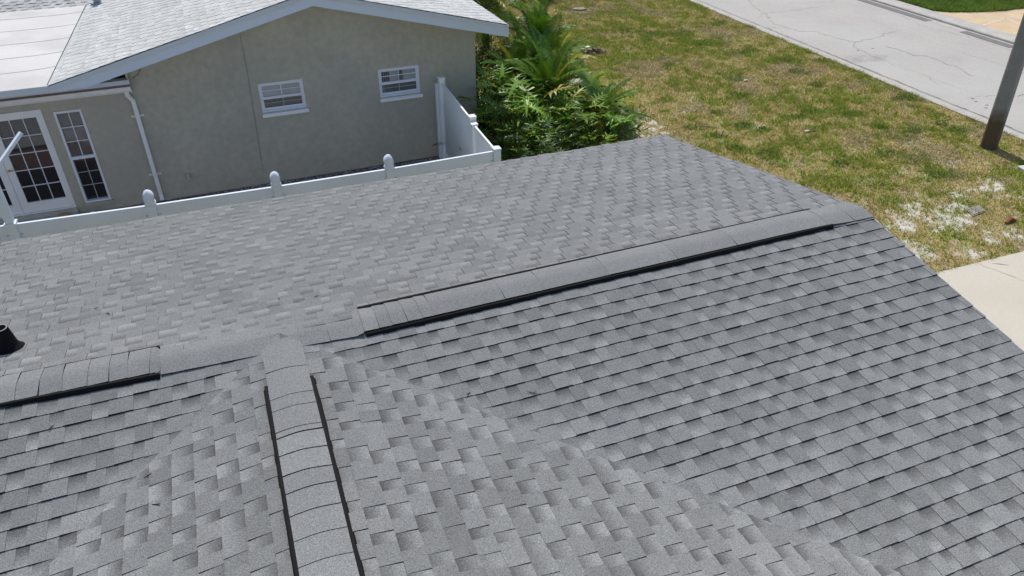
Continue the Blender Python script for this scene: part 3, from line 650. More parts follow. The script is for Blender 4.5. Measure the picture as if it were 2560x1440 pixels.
# windows
def frame(mb, a0, a1, z0, z1, wd, d0, d1, mi=0, bot=None):
    b_ = wd if bot is None else bot
    nbox(mb, a0, a0+wd, d0, d1, z0, z1, mi); nbox(mb, a1-wd, a1, d0, d1, z0, z1, mi); nbox(mb, a0+wd, a1-wd, d0, d1, z1-wd, z1, mi); nbox(mb, a0+wd, a1-wd, d0, d1, z0, z0+b_, mi)
def slider(a0, a1, z0, z1, curtain):
    wroot = MB(); frame(wroot, a0, a1, z0, z1, .035, -.09, -.012); wo = wroot.build('window', m_frame, nh, bevel=.004)
    A0, A1, Z0, Z1 = a0+.035, a1-.035, z0+.035, z1-.035; zm = Z0+(Z1-Z0)*.49
    s1 = MB(); frame(s1, A0, A1, zm-.015, Z1, .032, -.075, -.03); am = (A0+A1)/2
    nbox(s1, am-.009, am+.009, -.058, -.044, zm+.017, Z1-.032); zc = (zm+Z1)/2; nbox(s1, A0+.032, am-.0091, -.058, -.044, zc-.008, zc+.008); nbox(s1, am+.0091, A1-.032, -.058, -.044, zc-.008, zc+.008)
    s1.build('upper_sash', m_frame, wo, bevel=.003)
    s2 = MB(); frame(s2, A0, A1, Z0, zm-.016, .028, -.085, -.05, bot=.045); s2.build('lower_sash', m_frame, wo, bevel=.003)
    s3 = MB(); zc2 = (Z0+zm)/2+.01; nbox(s3, am-.008, am+.008, -.066, -.060, Z0+.045, zm-.045); nbox(s3, A0+.028, am-.0081, -.066, -.060, zc2-.007, zc2+.007); nbox(s3, am+.0081, A1-.028, -.066, -.060, zc2-.007, zc2+.007); s3.build('glazing_bar', m_screen, wo)
    g1 = MB(); nbox(g1, A0+.03, A1-.03, -.064, -.060, zm+.015, Z1-.03); g1.build('glass_pane', m_glassm, wo)
    g2 = MB(); nbox(g2, A0+.026, A1-.026, -.076, -.070, Z0+.04, zm-.044); g2.build('glass_pane', m_glassd if not curtain else m_glassk, wo)
    if curtain:
        for k, (x0, x1) in enumerate(((A0+.05,A0+.22),(am-.02,am+.10))):
            c_ = MB()
            for j in range(4): nbox(c_, x0+(x1-x0)*j/4, x0+(x1-x0)*(j+.7)/4, -.0595, -.0585+.0004*(j%2), zm+.02, Z1-.032)
            c_.build('curtain', m_curt, wo)
    sl = MB(); nbox(sl, a0-.02, a1+.03, -.03, .075, z0-.075, z0-.005, 0); sl.build('sill', m_white, wo, bevel=.006)
m_curt = mat("curtain_strip", (.05,.05,.05), .9)
m_glassk = mat("window_glass_dim", (.085,.085,.083), .05, .85, var=.4, vscale=6)
slider(.70, 1.585, -2.03, -1.425, False); slider(3.155, 4.045, -2.04, -1.43, True)
# tall narrow window left of the downspout
a0, a1, z0, z1 = -2.985, -2.515, -3.372, -1.48
mb = MB(); frame(mb, a0, a1, z0, z1, .04, -.08, .018); tw = mb.build('tall_window', m_frame, nh, bevel=.004)
zm = -2.42; am = (a0+a1)/2
mb = MB(); nbox(mb, a0+.04, a1-.04, -.05, .01, zm-.03, zm+.03); nbox(mb, am-.008, am+.008, -.035, -.02, zm+.031, z1-.04)
for zc in (zm+.325, zm+.61): nbox(mb, a0+.04, am-.0081, -.035, -.02, zc-.008, zc+.008); nbox(mb, am+.0081, a1-.04, -.035, -.02, zc-.008, zc+.008)
mb.build('glazing_bar', m_frame, tw)
mb = MB(); nbox(mb, am-.008, am+.008, -.055, -.045, z0+.04, zm-.031)
for zc in (zm-.32, zm-.60): nbox(mb, a0+.04, am-.0081, -.055, -.045, zc-.008, zc+.008); nbox(mb, am+.0081, a1-.04, -.055, -.045, zc-.008, zc+.008)
mb.build('glazing_bar', m_screen, tw)
mb = MB(); nbox(mb, a0+.038, a1-.038, -.05, -.040, zm+.02, z1-.038); mb.build('glass_pane', m_glassk, tw)
mb = MB(); nbox(mb, a0+.038, a1-.038, -.07, -.060, z0+.038, zm-.02); mb.build('glass_pane', m_glassd, tw)
mb = MB(); nbox(mb, a0-.03, a1+.03, -.0, .05, z0-.06, z0-.006); mb.build('sill', m_stucco, tw)
# french doors
mb = MB(); frame(mb, -5.02, -3.165, -3.42, -1.395, .03, -.12, .02, bot=.02); fdr = mb.build('door_frame', m_white, nh, bevel=.004)
for k, (a0, a1) in enumerate(((-4.98,-4.09),(-4.083,-3.20))):
    z0, z1 = -3.395, -1.43; bw = .105; Z0, Z1 = z0+.20, z1-.11; A0, A1 = a0+.125, a1-.085-.0
    if k == 0: A0, A1 = a0+.105, a1-.125
    mb = MB(); nbox(mb, a0, A0, -.07, -.02, z0, z1); nbox(mb, A1, a1, -.07, -.02, z0, z1); nbox(mb, A0, A1, -.07, -.02, z0, Z0); nbox(mb, A0, A1, -.07, -.02, Z1, z1)
    dr_ = mb.build('french_door', m_white, nh, bevel=.004)
    mb = MB(); W3 = (A1-A0)/3
    for j in (1, 2): nbox(mb, A0+W3*j-.007, A0+W3*j+.007, -.055, -.035, Z0, Z1)
    for j in range(1, 5):
        zc = Z0+(Z1-Z0)*j/5
        for i in range(3): nbox(mb, A0+W3*i+(.0071 if i else 0), A0+W3*(i+1)-(.0071 if i < 2 else 0), -.055, -.035, zc-.007, zc+.007)
    mb.build('glazing_bar', m_frame, dr_)
    mb = MB(); nbox(mb, A0, A1, -.062, -.056, Z0, Z1); mb.build('glass_pane', m_glassd, dr_)
    if k == 1:
        mb = MB(); nbox(mb, a0+.03, a0+.055, -.02, .04, -2.50, -2.475); mb.tube([nb(a0+.04,.03,-2.487), nb(a0+.13,.035,-2.482)], .011, 8); mb.build('handle', m_brass, dr_)
mb = MB(); nbox(mb, -5.1, -3.15, .0, .16, G+.02, -3.50); nbox(mb, -5.05, -3.16, -.02, .05, -3.499, -3.425); mb.build('threshold', m_kerb, nh)
# hooded exhaust vent on the roof, pipe cap on the wall, cable down the wall
def nroof(a, d): return nb(a, d, ZA-TN*abs(a-AP))
mb = MB(); b_ = nroof(-2.20, -4.62)
mb.tube([b_+ZZ*(-.02), b_+ZZ*.16, b_+ZZ*.23+nDD*.05, b_+ZZ*.20+nDD*.13, b_+ZZ*.12+nDD*.17], [.085,.085,.095,.11,.12], 14, caps=True)
mb.tube([b_+ZZ*.0, b_+ZZ*.02], [.17,.16], 14); mb.build('roof_vent', mat("galvanised_grey", (.36,.38,.40), .45, .5), nh)
mb = MB(); mb.tube([nb(-1.00,-.01,-3.10), nb(-1.0,.05,-3.10), nb(-1.0,.075,-3.15), nb(-1.0,.075,-3.19)], [.045,.045,.04,.038], 10); mb.build('wall_pipe_cap', mat("grey_beige_pipe", (.50,.47,.38), .7), nh, smooth=False)
mb = MB(); mb.tube([nb(.565,.004,-.33), nb(.555,.006,-1.16), nb(.52,.006,-2.15), nb(.475,.006,-3.17), nb(.46,.006,-3.23), nb(.38,.006,-3.235)], .004, 6); m_cable = mat("painted_cable", (.25,.24,.20), .8); mb.build('wall_cable', m_cable, nh); mb = MB()
mb.tube([nb(-1.30,.006,-.74), nb(-1.32,.006,-.86), nb(-1.38,.006,-.96), nb(-1.50,.006,-1.03)], .008, 6); mb.build('wall_cable', m_cable, nh)
# small things by the door
mb = MB()
for k in range(5): mb.tube([nb(-3.33+.035*k,.22,G+.05), nb(-3.325+.035*k,.33,G+.045)], [.016,.014], 7)
nbox(mb, -3.36, -3.16, .20, .26, G+.02, G+.06); tag(mb.build('work_glove', mat("yellow_cloth", (.42,.29,.07), .8)), 'yellow work glove on the paving below the french door', 'glove')
mb = MB(); nbox(mb, -3.48, -3.30, .12, .18, -3.498, -3.465); tag(mb.build('brush', mat("tan_wood", (.45,.30,.12), .7), bevel=.01), 'tan wooden brush lying on the french door step', 'brush')
def cup(a, d, r, h, nm, lb):
    mb = MB(); c = nb(a, d, G+.018); n_ = 16
    R_ = lambda rr_, z_: [c+Vector((rr_*math.cos(t_), rr_*math.sin(t_), z_)) for t_ in np.linspace(0, 2*math.pi, n_+1)[:-1]]
    rs = [R_(r*.8,0), R_(r,h), R_(r*.88,h), R_(r*.7,.02)]
    mb.poly(rs[0][::-1])
    for q0, q1 in zip(rs, rs[1:]):
        for k in range(n_): mb.poly([q0[k], q0[(k+1)%n_], q1[(k+1)%n_], q1[k]])
    mb.poly(rs[-1], 1); tag(mb.build(nm, [m_white, m_black], smooth=False), lb, 'pot')
cup(-3.05, .32, .075, .11, 'plant_pot', 'larger white pot with dark inside next to the yellow glove'); cup(-2.88, .30, .055, .12, 'plant_pot', 'smaller white pot at the end of the row by the door')

# ================================================================= FENCES
def gothic(mb, c, hw, z0):
    prof = [(0,1.10),(.015,1.12),(.03,1.0),(.045,.82),(.075,1.0),(.105,1.04),(.135,.92),(.165,.62),(.185,.25),(.19,.03)]
    rs = []
    for h, s in prof: rs.append([Vector((c[0]+sx*hw*s*1.12, c[1]+sy*hw*s*1.12, z0+h*1.3)) for sx, sy in ((-1,-1),(0,-1.06),(1,-1),(1.06,0),(1,1),(0,1.06),(-1,1),(-1.06,0))])
    for a, b_ in zip(rs, rs[1:]):
        for k in range(8): mb.poly([a[k], a[(k+1)%8], b_[(k+1)%8], b_[k]])
    mb.poly(rs[-1]); mb.poly(rs[0][::-1])
fn = thing('vinyl_fence', 'long white vinyl fence with pointed post caps behind the near roof', 'fence', loc=(.4,6.44,G))
posts = [(-8.9,6.62),(-7.05,6.6),(-5.2,6.58),(-3.37,6.55),(-1.47,6.46),(.40,6.42),(2.24,6.41),(4.17,6.46)]
ZT = -1.77
for i, (x, y) in enumerate(posts):
    mb = MB(); last = i == len(posts)-1; mb.abox(x-.063, x+.063, y-.063, y+.063, G, ZT+(.03 if last else .0))
    if last:
        mb.abox(x-.07, x+.07, y-.07, y+.07, ZT+.03, ZT+.055)
    if i != 3 and not last: mb.abox(x-.063, x+.063, y-.063, y+.063, ZT+.0001, ZT+.012)
    po = mb.build('post', m_vinyl, fn, bevel=.004)
    if i != 3 and not last: m2 = MB(); gothic(m2, (x, y), .062, ZT+.012); m2.build('post_cap', m_vinyl, po, smooth=True)
for (x0, y0), (x1, y1) in zip(posts, posts[1:]):
    d = Vector((x1-x0, y1-y0, 0)); L_ = d.length; d.normalize(); e_ = Vector((-d.y, d.x, 0)); o = Vector((x0, y0, 0))+d*.064; ln = L_-.128
    mb = MB(); mb.box(o-e_*.022+ZZ*(ZT-.175), d*ln, e_*.044, ZZ*.175); mb.build('rail', m_vinyl, fn, bevel=.003); mb = MB(); mb.box(o-e_*.022+ZZ*(G+.08), d*ln, e_*.044, ZZ*.17); mb.build('rail', m_vinyl, fn, bevel=.003)
    mb = MB(); k = 0; bw = ln/12
    for k in range(12): mb.box(o+d*(bw*k+.002)-e_*.011+ZZ*(G+.25), d*(bw-.004), e_*.022, ZZ*(ZT-.176-G-.25))
    mb.build('panel', m_vinyl, fn)
    for q_ in (.012, ln-.045):
        mb = MB(); mb.box(o+d*q_-e_*.0245+ZZ*(ZT-.165), d*.033, e_*.004, ZZ*.006); mb.build('rail_slot', m_edge, fn)
# return fence between the houses
rf = thing('return_fence', 'white vinyl side fence with vertical grooves meeting the stucco wall', 'fence', loc=(4.2,8,G))
rp = [(4.19,6.60,-1.80,.05),(4.21,7.80,-1.80,.055),(4.225,7.96,-1.71,.063),(4.315,10.30,-1.70,.063)]
for x, y, zt, hw in rp:
    mb = MB(); mb.abox(x-hw, x+hw, y-hw, y+hw, G, zt); mb.abox(x-hw-.008, x+hw+.008, y-hw-.008, y+hw+.008, zt+.0005, zt+.03); mb.build('post', m_vinylw, rf, bevel=.004)
for (x0, y0, z0_, h0), (x1, y1, z1_, h1), zt in ((rp[0], rp[1], -1.80), (rp[2], rp[3], -1.77)):
    d = Vector((x1-x0, y1-y0, 0)); L_ = d.length; d.normalize(); e_ = Vector((-d.y, d.x, 0)); o = Vector((x0, y0, 0))+d*(h0+.001); ln = L_-h0-h1-.002
    mb = MB(); mb.box(o-e_*.019+ZZ*(zt-.05), d*ln, e_*.038, ZZ*.05); mb.build('rail', m_vinylw, rf, bevel=.003); mb = MB(); mb.box(o-e_*.019+ZZ*(G+.08), d*ln, e_*.038, ZZ*.15); mb.build('rail', m_vinylw, rf, bevel=.003)
    mb = MB(); n_ = int(ln/.075); bw = ln/n_
    for k in range(n_):      # tongue and groove boards: single translucent sheets with shallow grooves
        p = o+d*bw*k; g_ = .012
        mb.poly([p+ZZ*(G+.23), p+d*(bw-g_)+ZZ*(G+.23), p+d*(bw-g_)+ZZ*(zt-.051), p+ZZ*(zt-.051)])
        mb.poly([p+d*(bw-g_)+ZZ*(G+.23), p+d*(bw-g_/2)-e_*.006+ZZ*(G+.23), p+d*(bw-g_/2)-e_*.006+ZZ*(zt-.051), p+d*(bw-g_)+ZZ*(zt-.051)])
        mb.poly([p+d*(bw-g_/2)-e_*.006+ZZ*(G+.23), p+d*bw+ZZ*(G+.23), p+d*bw+ZZ*(zt-.051), p+d*(bw-g_/2)-e_*.006+ZZ*(zt-.051)])
    mb.build('panel', m_vinylt, rf)
mb = MB(); mb.abox(4.20,4.25,10.37,10.47,G,-1.83); mb.build('wall_channel', m_vinyl, rf)
# tall white post with slanting arm rising from the fence
ab = thing('clothesline_post', 'tall white square post with slanting arm at the left of the fence', 'post', loc=(-3.37,6.55,ZT))
mb = MB(); mb.abox(-3.425,-3.315,6.495,6.605,ZT+.012,-.55); mb.build('upright', m_vinyl, ab, bevel=.005)
mb = MB(); mb.abox(-3.45,-3.29,6.47,6.63,ZT+.0005,ZT+.035); mb.build('collar', m_vinyl, ab, bevel=.01)
mb = MB(); p, q = Vector((-3.37,6.55,-.53)), Vector((-2.80,6.62,-.70)); 
p, q = Vector((-3.45,6.50,-1.08)), Vector((-2.905,6.98,-.583))
v_ = q-p; s_ = v_.cross(ZZ).normalized()*.05; t2 = s_.cross(v_).normalized()*.045; mb.box(p-s_/2-t2/2, s_, t2, v_); mb.build('arm', m_vinyl, ab, bevel=.004)

# ================================================================= POLE, LID, SMALL GROUND THINGS
pl = thing('utility_pole', 'dark leaning concrete pole with rusty base by the road', 'pole', loc=(16.55,6.3,G))
mb = MB(); b_ = Vector((16.56,6.28,G-.1)); up = Vector((.040,.085,1)).normalized(); H_ = 9.5
def octo(c, r, ch): return [c+Vector((x*r, y*r, 0)) for x, y in ((-1,-1+ch),(-1+ch,-1),(1-ch,-1),(1,-1+ch),(1,1-ch),(1-ch,1),(-1+ch,1),(-1,1-ch))]
def rot(P, c, a): return [c+Matrix.Rotation(a, 3, 'Z') @ (p-c) for p in P]
rs = []
for h, r in ((0,.162),(.75,.156),(H_,.105)):
    c = b_+up*h; rs.append(rot(octo(c, r, .22), c, .42))
for j, (a, c_) in enumerate(zip(rs, rs[1:])):
    for k in range(8): mb.poly([a[k], a[(k+1)%8], c_[(k+1)%8], c_[k]])
mb.poly(rs[-1])
m_polem = mat("pole_concrete_with_rust", (.27,.26,.235), .85, var=.12, vscale=2.5, fine=.15, fscale=40)
_t = m_polem.node_tree; _n = _t.nodes; _b = _n["Principled BSDF"]; _src = _b.inputs["Base Color"].links[0].from_socket
_tc = _n.new("ShaderNodeTexCoord"); _sx = _n.new("ShaderNodeSeparateXYZ"); _t.links.new(_tc.outputs["Object"], _sx.inputs[0])
_no = _n.new("ShaderNodeTexNoise"); _no.inputs["Scale"].default_value = 2.2; _t.links.new(_tc.outputs["Object"], _no.inputs["Vector"])
_a = _n.new("ShaderNodeMath"); _a.operation = 'MULTIPLY_ADD'; _a.inputs[1].default_value = .7; _t.links.new(_no.outputs[0], _a.inputs[0]); _t.links.new(_sx.outputs[2], _a.inputs[2])
_mr = _n.new("ShaderNodeMapRange"); _mr.inputs[1].default_value = G+.95+.35; _mr.inputs[2].default_value = G+.72+.35; _t.links.new(_a.outputs[0], _mr.inputs[0])
_mx = _n.new("ShaderNodeMix"); _mx.data_type = 'RGBA'; _t.links.new(_mr.outputs[0], _mx.inputs[0]); _t.links.new(_src, _mx.inputs[6]); _mx.inputs[7].default_value = (.125,.085,.05,1); _t.links.new(_mx.outputs[2], _b.inputs["Base Color"])
mb.build('shaft', m_polem, pl)
mb = MB(); c = b_+up*(H_-.4); mb.tube([c, c+Vector((1.2,0,.35)), c+Vector((2.2,0,.4))], [.03,.028,.025], 8); mb.build('lamp_arm', m_trim2, pl)
c = c+Vector((2.2,0,.38)); mb = MB(); mb.tube([c-Vector((.05,0,0)), c+Vector((.1,0,0)), c+Vector((.5,0,-.02)), c+Vector((.62,0,-.02))], [.05,.11,.12,.04], 10); mb.build('lamp_head', m_trim2, pl)
# meter lid
mb = MB(); q = [(13.86,4.18),(13.76,3.93),(13.34,3.87),(13.44,4.16)]
mb.prism([(x, y, G-.03) for x, y in q], (0,0,.065), 0)
c = Vector((13.60,4.035,0)); q2 = [tuple(c.lerp(Vector((x, y, 0)), .86))[:2] for x, y in q]; mb.prism([(x, y, G+.037) for x, y in q2], (0,0,.006), 1)
q3 = [tuple(c.lerp(Vector((x, y, 0)), .82))[:2] for x, y in q]; mb.prism([(x, y, G+.0385) for x, y in q3], (0,0,.009), 0); mb.abox(13.45,13.48,4.08,4.095,G+.048,G+.050,1)
tag(mb.build('meter_lid', [mat("pinkish_lid", (.33,.29,.27), .85, var=.1, vscale=8, fine=.15, fscale=60), m_crack]), 'square grey utility box lid set in the sandy lawn', 'lid')
def lump(name, c, r, m, label, cat, sq=.5, seed=0, n=40):
    rg = random.Random(seed); mb = MB()
    for k in range(n):
        a = rg.uniform(0, 6.28); rr_ = r*math.sqrt(rg.random()); p = Vector((c[0]+rr_*math.cos(a), c[1]+rr_*.5*math.sin(a), c[2]+r*sq*(1-rr_/r)*rg.random()))
        t_ = rg.uniform(0, 6.28); d = Vector((math.cos(t_), math.sin(t_), rg.uniform(-.3,.6)))*r*rg.uniform(.15,.4); e_ = Vector((-d.y, d.x, rg.uniform(-.5,.5)*r*.2))*.35
        mb.poly([p-d, p-e_, p+d, p+e_], rg.choice((0,0,1)))
    return tag(mb.build(name, m), label, cat)
m_dead = [mat("dead_leaf_dark", (.05,.032,.022), .8), mat("dead_leaf_light", (.30,.21,.13), .7)]
lump('dead_plant', (11.1,16.38,G+.03), .42, m_dead, 'heap of dark dead leaves on the lawn beside the palms', 'dead plant', .5, 1, 130)
mb = MB(); mb.tube([(13.70,3.42,G+.03),(13.86,3.47,G+.06),(13.98,3.42,G+.03)], [.03,.06,.02], 7); tag(mb.build('brick_shard', mat("rust_brown", (.22,.085,.045), .8)), 'rust brown broken clay shard on the lawn near the driveway', 'shard')
mb = MB(); mb.prism([(12.75,21.5,G),(13.05,21.3,G),(13.3,21.38,G),(13.25,21.62,G),(12.9,21.68,G)], (0,0,.06)); tag(mb.build('flat_stone', mat("flat_grey_stone", (.27,.245,.22), .9)), 'flat grey stone in the far lawn', 'stone')
mb = MB(); mb.tube([(10.75,9.95,G+.03),(10.95,9.8,G+.05),(11.22,9.62,G+.03)], [.008,.011,.006], 6); tag(mb.build('dry_stick', mat("bleached_stick", (.50,.42,.33), .8)), 'pale dry stick lying on the lawn past the roof corner', 'stick')
mb = MB(); mb.box((13.08,8.55,G+.03), (.13,.02,0), (-.02,.07,0), (0,0,.03)); tag(mb.build('litter', mat("pale_litter", (.60,.52,.46), .7), bevel=.01), 'small pale scrap of litter in the middle of the lawn', 'litter')
mb = MB(); mb.box((13.95,12.3,G+.03), (.15,.03,0), (-.01,.05,0), (0,0,.02)); tag(mb.build('litter', mat("tan_litter", (.62,.50,.32), .7), bevel=.008), 'small tan scrap of litter halfway to the road', 'litter')

# ================================================================= PLANTS
m_leaf = mat("glossy_leaf", attr="cell", rough=.40, spec=.30, trans=.14)
m_palm = mat("palm_leaf", attr="cell", rough=.38, spec=.45, trans=.16)
m_stem = mat("green_stem", (.12,.13,.04), .6)
m_trunk = mat("palm_trunk", (.10,.075,.05), .9, var=.3, vscale=20)
def jit(c, rg, a=.25, hue=.0):
    k = rg.uniform(1-a, 1+a); return (c[0]*k*(1+hue*rg.uniform(-1,1)), c[1]*k, c[2]*k)
def palm(name, label, base, crown_z, n, L, seed, col=(.045,.105,.018), el=(5,82), trunk_r=.07, dead=0):
    rg = random.Random(seed); t = thing(name, label, 'palm', 'feathery palms in the planting bed', loc=(base[0], base[1], G)); mb = MB(); st = MB()
    C0 = Vector((base[0], base[1], crown_z))
    for i in range(n):
        az = i*2.39996+rg.uniform(-.2,.2); e = R(el[0]+(el[1]-el[0])*(i/n)**.8+rg.uniform(-6,6)); ln = L*rg.uniform(.8,1.1)
        c0 = (.30,.22,.09) if i < dead else jit(col, rg, .3, .1)
        if rg.random() < .12: c0 = (.16,.17,.03)
        p = C0+Vector((math.cos(az), math.sin(az), 0))*.03; d = Vector((math.cos(az)*math.cos(e), math.sin(az)*math.cos(e), math.sin(e))); pts = [p.copy()]; K = 13
        for k in range(K):
            d.z -= (.085+.05*k/K)*(1.2 if e < .9 else .85); d.normalize(); p = p+d*ln/K; pts.append(p.copy())
        st.tube(pts, [.010*(1-k/(K+2)) for k in range(K+1)], 4)
        for k in range(2, K+1):
            for sub in (0, .33, .66):
                if k == K and sub: continue
                f_ = (k+sub)/K; q = pts[k].lerp(pts[min(k+1, K)], sub); dd = (pts[min(k+1, K)]-pts[k-1]).normalized(); sd_ = dd.cross(ZZ).normalized(); upv = sd_.cross(dd)
                ll = ln*.26*math.sin(math.pi*min(1, .15+f_*.85))**.6*rg.uniform(.85,1.1)+.03
                for s_ in (1, -1):
                    a = sd_*s_*(.95-.35*f_)+dd*(.45+.5*f_)+upv*(.35-.1*rg.random()); a.normalize(); tip = q+a*ll; tip.z -= ll*rg.uniform(.15,.45); mid = q+a*ll*.5+ZZ*.01
                    wv = dd*.016; c1 = jit((c0[0]*2.4, c0[1]*2.1, c0[2]*.9), rg, .2)
                    mb.poly([q-wv*.6, q+wv*.6, mid+wv, mid-wv], 0, [c1]*4); mb.poly([mid-wv, mid+wv, tip], 0, [c1]*3)
    mb.build('foliage', m_palm, t); st.build('frond_stem', m_stem, t)
    tr = MB(); zs_ = np.linspace(G-.05, crown_z+.03, 9); tr.tube([(base[0]+.01*math.sin(k*2), base[1], z_) for k, z_ in enumerate(zs_)], [trunk_r*(1.15 if k % 2 else .95) for k in range(9)], 9)
    tr.build('trunk', m_trunk, t); return t
def philo_leaf(mb, o, d, up, ln, c, rg):
    """deeply cut leaf: o base, d along the midrib, up leaf normal"""
    s_ = d.cross(up).normalized(); up = s_.cross(d).normalized(); droop = rg.uniform(.15,.45)
    def P(x, y):   # x along midrib, y sideways (units of ln)
        return o+d*(x*ln)+s_*(y*ln)-up*(ln*droop*(x*x*.6+y*y*1.3))+up*ln*.32*abs(y)
    body = [(-.02,0),(-.05,.07),(.05,.095),(.25,.085),(.5,.07),(.75,.05),(.98,0)]
    for sg in (1, -1):
        for a, b_ in zip(body[:-1], body[1:]):
            mb.poly([P(a[0],0), P(a[0],a[1]*sg), P(b_[0],b_[1]*sg), P(min(b_[0],.98),0)], 0, [c]*4)
        for t_, ang, l_ in ((-.04,2.5,.30),(.02,2.0,.42),(.13,1.62,.50),(.29,1.32,.52),(.46,1.05,.47),(.63,.80,.38),(.79,.52,.29),(.93,.2,.2)):
            l_ *= rg.uniform(.85,1.12); ang += rg.uniform(-.1,.1); cx, cy = math.cos(ang), math.sin(ang); b0 = .05
            bx_, by_ = t_, .06
            p0 = (bx_-b0*abs(cy)*.8, by_*1.0); p1 = (bx_+b0*abs(cy)*.8, by_*1.0); m = (bx_+cx*l_*.6, by_+cy*l_*.6); tp = (bx_+cx*l_+.03, by_+cy*l_)
            z1, z2, z3 = (up*ln*rg.uniform(-.05,.05) for _ in range(3))
            mb.poly([P(p0[0],p0[1]*sg), P(m[0]-.042,(m[1]-.010)*sg)+z1, P(tp[0],tp[1]*sg)+z2*2, P(m[0]+.042,(m[1]+.008)*sg)+z3, P(p1[0],p1[1]*sg)], 0, [jit(c, rg, .08)]*5)
def philo(label, base, n, h, ln, seed, col=(.075,.19,.022)):
    rg = random.Random(seed); t = thing('split_leaf_plant', label, 'plant', 'split leaf plants in the planting bed', loc=(base[0], base[1], G)); mb = MB(); st = MB()
    for i in range(n):
        az = i*2.39996+rg.uniform(-.3,.3); f_ = (i+.5)/n; e = R(18+62*f_+rg.uniform(-8,8)); pl_ = h*(.62+.45*f_)*rg.uniform(.85,1.1)
        b0 = Vector((base[0]+.12*math.cos(az), base[1]+.12*math.sin(az), G+.1+.25*f_))
        d = Vector((math.cos(az)*math.cos(e), math.sin(az)*math.cos(e), math.sin(e))); m = b0+d*pl_*.55+ZZ*.04; e2 = b0+d*pl_-ZZ*.06
        st.tube([b0, m, e2], [.014,.011,.008], 5)
        ld = Vector((math.cos(az), math.sin(az), -rg.uniform(-.5,.8)+.5*f_)).normalized(); up = Vector((rg.uniform(-.3,.3), rg.uniform(-.3,.3), 1))
        c = jit(col, rg, .5, .12)
        if rg.random() < .06: c = (.26,.32,.04)
        elif rg.random() < .015: c = (.34,.27,.05)
        philo_leaf(mb, e2, ld, up, ln*rg.uniform(.75,1.2), c, rg)
    mb.build('foliage', m_leaf, t); st.build('leaf_stem', m_stem, t); return t
def bush(label, c, r, h, n, seed, cols, lsz=.09, zc=None, name='leafy_shrub', cat='shrub', group='shrubs in the planting bed'):
    rg = random.Random(seed); t = thing(name, label, cat, group, loc=(c[0], c[1], G)); mb = MB(); st = MB()
    tips = []
    for k in range(26):
        a = rg.uniform(0, 6.28); rr_ = r*math.sqrt(rg.random()); tp = Vector((c[0]+rr_*math.cos(a), c[1]+rr_*math.sin(a), G+h*rg.uniform(.55,1)*(1-.35*(rr_/r)**2))); tips.append(tp)
        b0 = Vector((c[0]+.1*math.cos(a), c[1]+.1*math.sin(a), G)); st.tube([b0, b0.lerp(tp, .5)+Vector((rg.uniform(-.05,.05),rg.uniform(-.05,.05),.05)), tp], [.016,.011,.005], 5)
    for k in range(n):
        tp = rg.choice(tips); p = tp+Vector((rg.gauss(0,.17), rg.gauss(0,.17), rg.gauss(-.08,.16)))*r
        if p.z < G+.05: p.z = G+.05+rg.random()*.3
        d = Vector((rg.gauss(0,1), rg.gauss(0,1), rg.gauss(.25,.6))).normalized(); s_ = d.cross(Vector((rg.gauss(0,.3), rg.gauss(0,.3), 1))).normalized(); l_ = lsz*rg.uniform(.7,1.4); w_ = l_*.17
        cc = jit(rg.choice(cols), rg, .25); m = p+d*l_*.5; tip = p+d*l_-ZZ*l_*.15
        mb.poly([p, m-s_*w_, tip, m+s_*w_], 0, [cc]*4)
    mb.build('foliage', m_leaf, t); st.build('stem', m_trunk, t); return t
GR = [(.14,.21,.02),(.07,.12,.015),(.27,.34,.05)]
palm('feather_palm', 'large feathery palm in the middle of the bed beyond the fence corner', (7.55,11.95), -2.62, 52, 1.5, 1, dead=3)
palm('feather_palm', 'feathery palm at the back of the bed, highest against the lawn', (7.85,13.2), -2.35, 40, 1.3, 2, el=(10,85))
palm('feather_palm', 'small feathery palm at the right end of the bed with splayed grey green fronds', (8.05,9.95), -3.0, 36, 1.15, 3, col=(.06,.12,.03), el=(0,75))
palm('feather_palm', 'tall drooping palm rising behind the corner of the pale roof', (6.75,14.3), -1.35, 40, 1.5, 4, col=(.08,.15,.02), el=(-15,80), trunk_r=.09, dead=4)
palm('feather_palm', 'yellowish feathery palm right of the largest palm with low fronds', (8.55,11.6), -3.0, 24, .9, 6, col=(.11,.16,.025), el=(0,70))
palm('feather_palm', 'bright feathery palm in the front middle of the bed, lowest of the large ones', (7.05,10.7), -2.6, 44, 1.3, 9, col=(.055,.12,.02), el=(-5,80))
palm('feather_palm', 'dark feathery palm close behind the stucco corner', (6.7,12.0), -2.55, 26, 1.05, 8, col=(.035,.08,.015), el=(5,80))
PL = [('split leaf plant nearest the stucco corner beside the side fence', (5.8,10.5), 26, 1.35, .50),
      ('bright split leaf plant just right of the middle fence post', (5.62,9.25), 24, 1.15, .46),
      ('tall split leaf plant against the dark gap right of the stucco corner', (6.2,10.2), 26, 1.25, .50),
      ('split leaf plant in the centre front of the bed over the roof edge', (6.6,9.35), 24, 1.0, .46),
      ('split leaf plant with yellowed leaves right of the front centre', (7.25,9.25), 24, .95, .46),
      ('low split leaf plant at the right end of the bed beside bare sand', (7.85,9.1), 22, .78, .42),
      ('dark split leaf plant close to the fence corner post', (5.75,8.3), 24, 1.0, .44),
      ('split leaf plant between the fence corner and the front centre', (6.2,8.6), 22, .9, .42),
      ]
for i, (lb, b_, n, h, ln) in enumerate(PL): philo(lb, b_, int(n*1.35), h, ln*1.05, 20+i, (.055,.12,.006) if i in (6,7) else (.13,.245,.010))
bush('dense narrow leaved shrub along the side of the stucco house', (6.05,11.6), .75, 1.5, 7000, 40, GR+[(.22,.26,.05)])
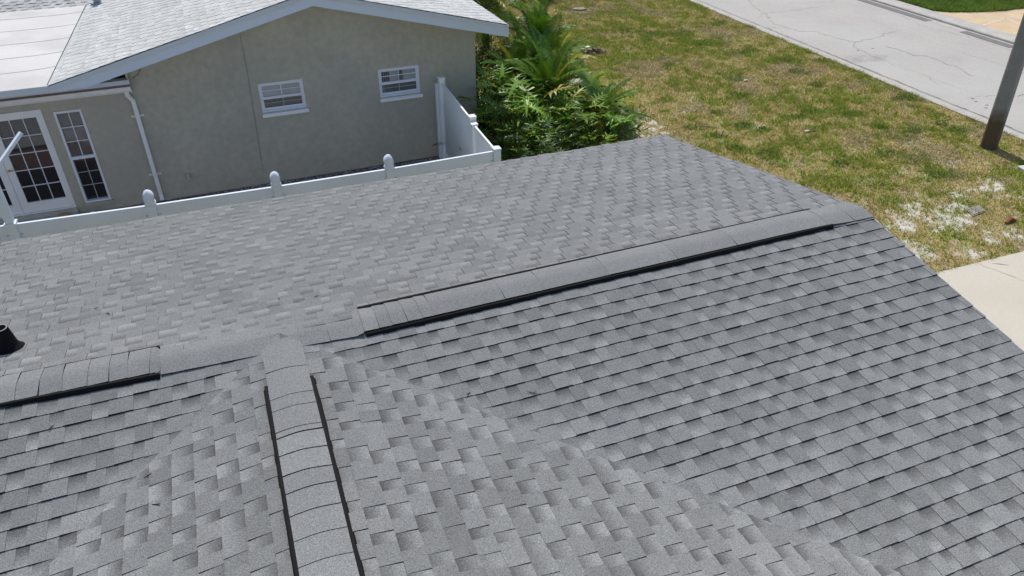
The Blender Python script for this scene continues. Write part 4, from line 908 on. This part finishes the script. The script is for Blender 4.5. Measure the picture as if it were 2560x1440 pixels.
bush('shrub with yellow and pink new leaves beside the stucco corner', (5.95,12.9), .8, 1.7, 7500, 41, GR+[(.25,.27,.04),(.45,.30,.08)])
bush('light green shrub below the eave of the pale roof', (6.6,13.5), .8, 1.75, 7000, 42, [(.22,.33,.05),(.32,.38,.06),(.10,.2,.03)])
bush('yellow green croton at the lawn side of the bed', (8.35,12.5), .55, 1.0, 1700, 43, [(.30,.32,.03),(.42,.36,.05),(.10,.17,.02)], .13)
bush('orange tipped croton at the front right of the bed', (7.75,8.75), .40, .55, 700, 44, [(.35,.13,.03),(.12,.16,.02),(.40,.28,.04)], .12)
bush('large dark hedge shrub at the far end of the lawn', (12.6,24.9), 1.5, 2.2, 6000, 45, [(.03,.05,.015),(.04,.07,.02)], .12, group='shrubs at the far end')
bush('second dark hedge shrub at the far end left of the other', (10.6,25.2), 1.3, 2.4, 4500, 46, [(.03,.05,.015),(.05,.08,.02)], .12, group='shrubs at the far end')
# dark soil under the planting
mb = MB(); mb.prism([(4.4,7.0,G-.02),(9.0,7.6,G-.02),(9.1,9.6,G-.02),(9.3,13.2,G-.02),(8.0,16.5,G-.02),(5.4,16.5,G-.02),(5.4,10.7,G-.02),(4.4,10.6,G-.02)], (0,0,.07))
struct('bed_soil', mb, mat("bed_soil", (.055,.040,.030), .95, var=.4, vscale=6, fine=.3, fscale=50))
# clumps of broad-leaved weeds in the lawn
m_weed = mat("weed_leaf", attr="cell", rough=.6, spec=.3, trans=.2); mb = MB(); rg = random.Random(77)
for gx, gy, gr in GREEN:
    for k in range(int(260*gr)):
        a = rg.uniform(0, 6.28); q = gr*.6*math.sqrt(rg.random()); x, y = gx+q*math.cos(a), gy+q*.8*math.sin(a)
        if x > 17.6 or y < 2.6: continue
        z_ = G+.02; d = Vector((rg.gauss(0,1), rg.gauss(0,1), rg.uniform(.3,1.5))).normalized(); l_ = rg.uniform(.04,.085); s_ = d.cross(ZZ).normalized()*l_*.22; p = Vector((x, y, z_)); m = p+d*l_*.6
        c = jit((.095,.18,.022), rg, .3); mb.poly([p, m-s_, p+d*l_-ZZ*l_*.2, m+s_], 0, [c]*4)
tag(mb.build('weeds', m_weed), 'low green weed clumps scattered through the lawn', 'weeds', kind='stuff')
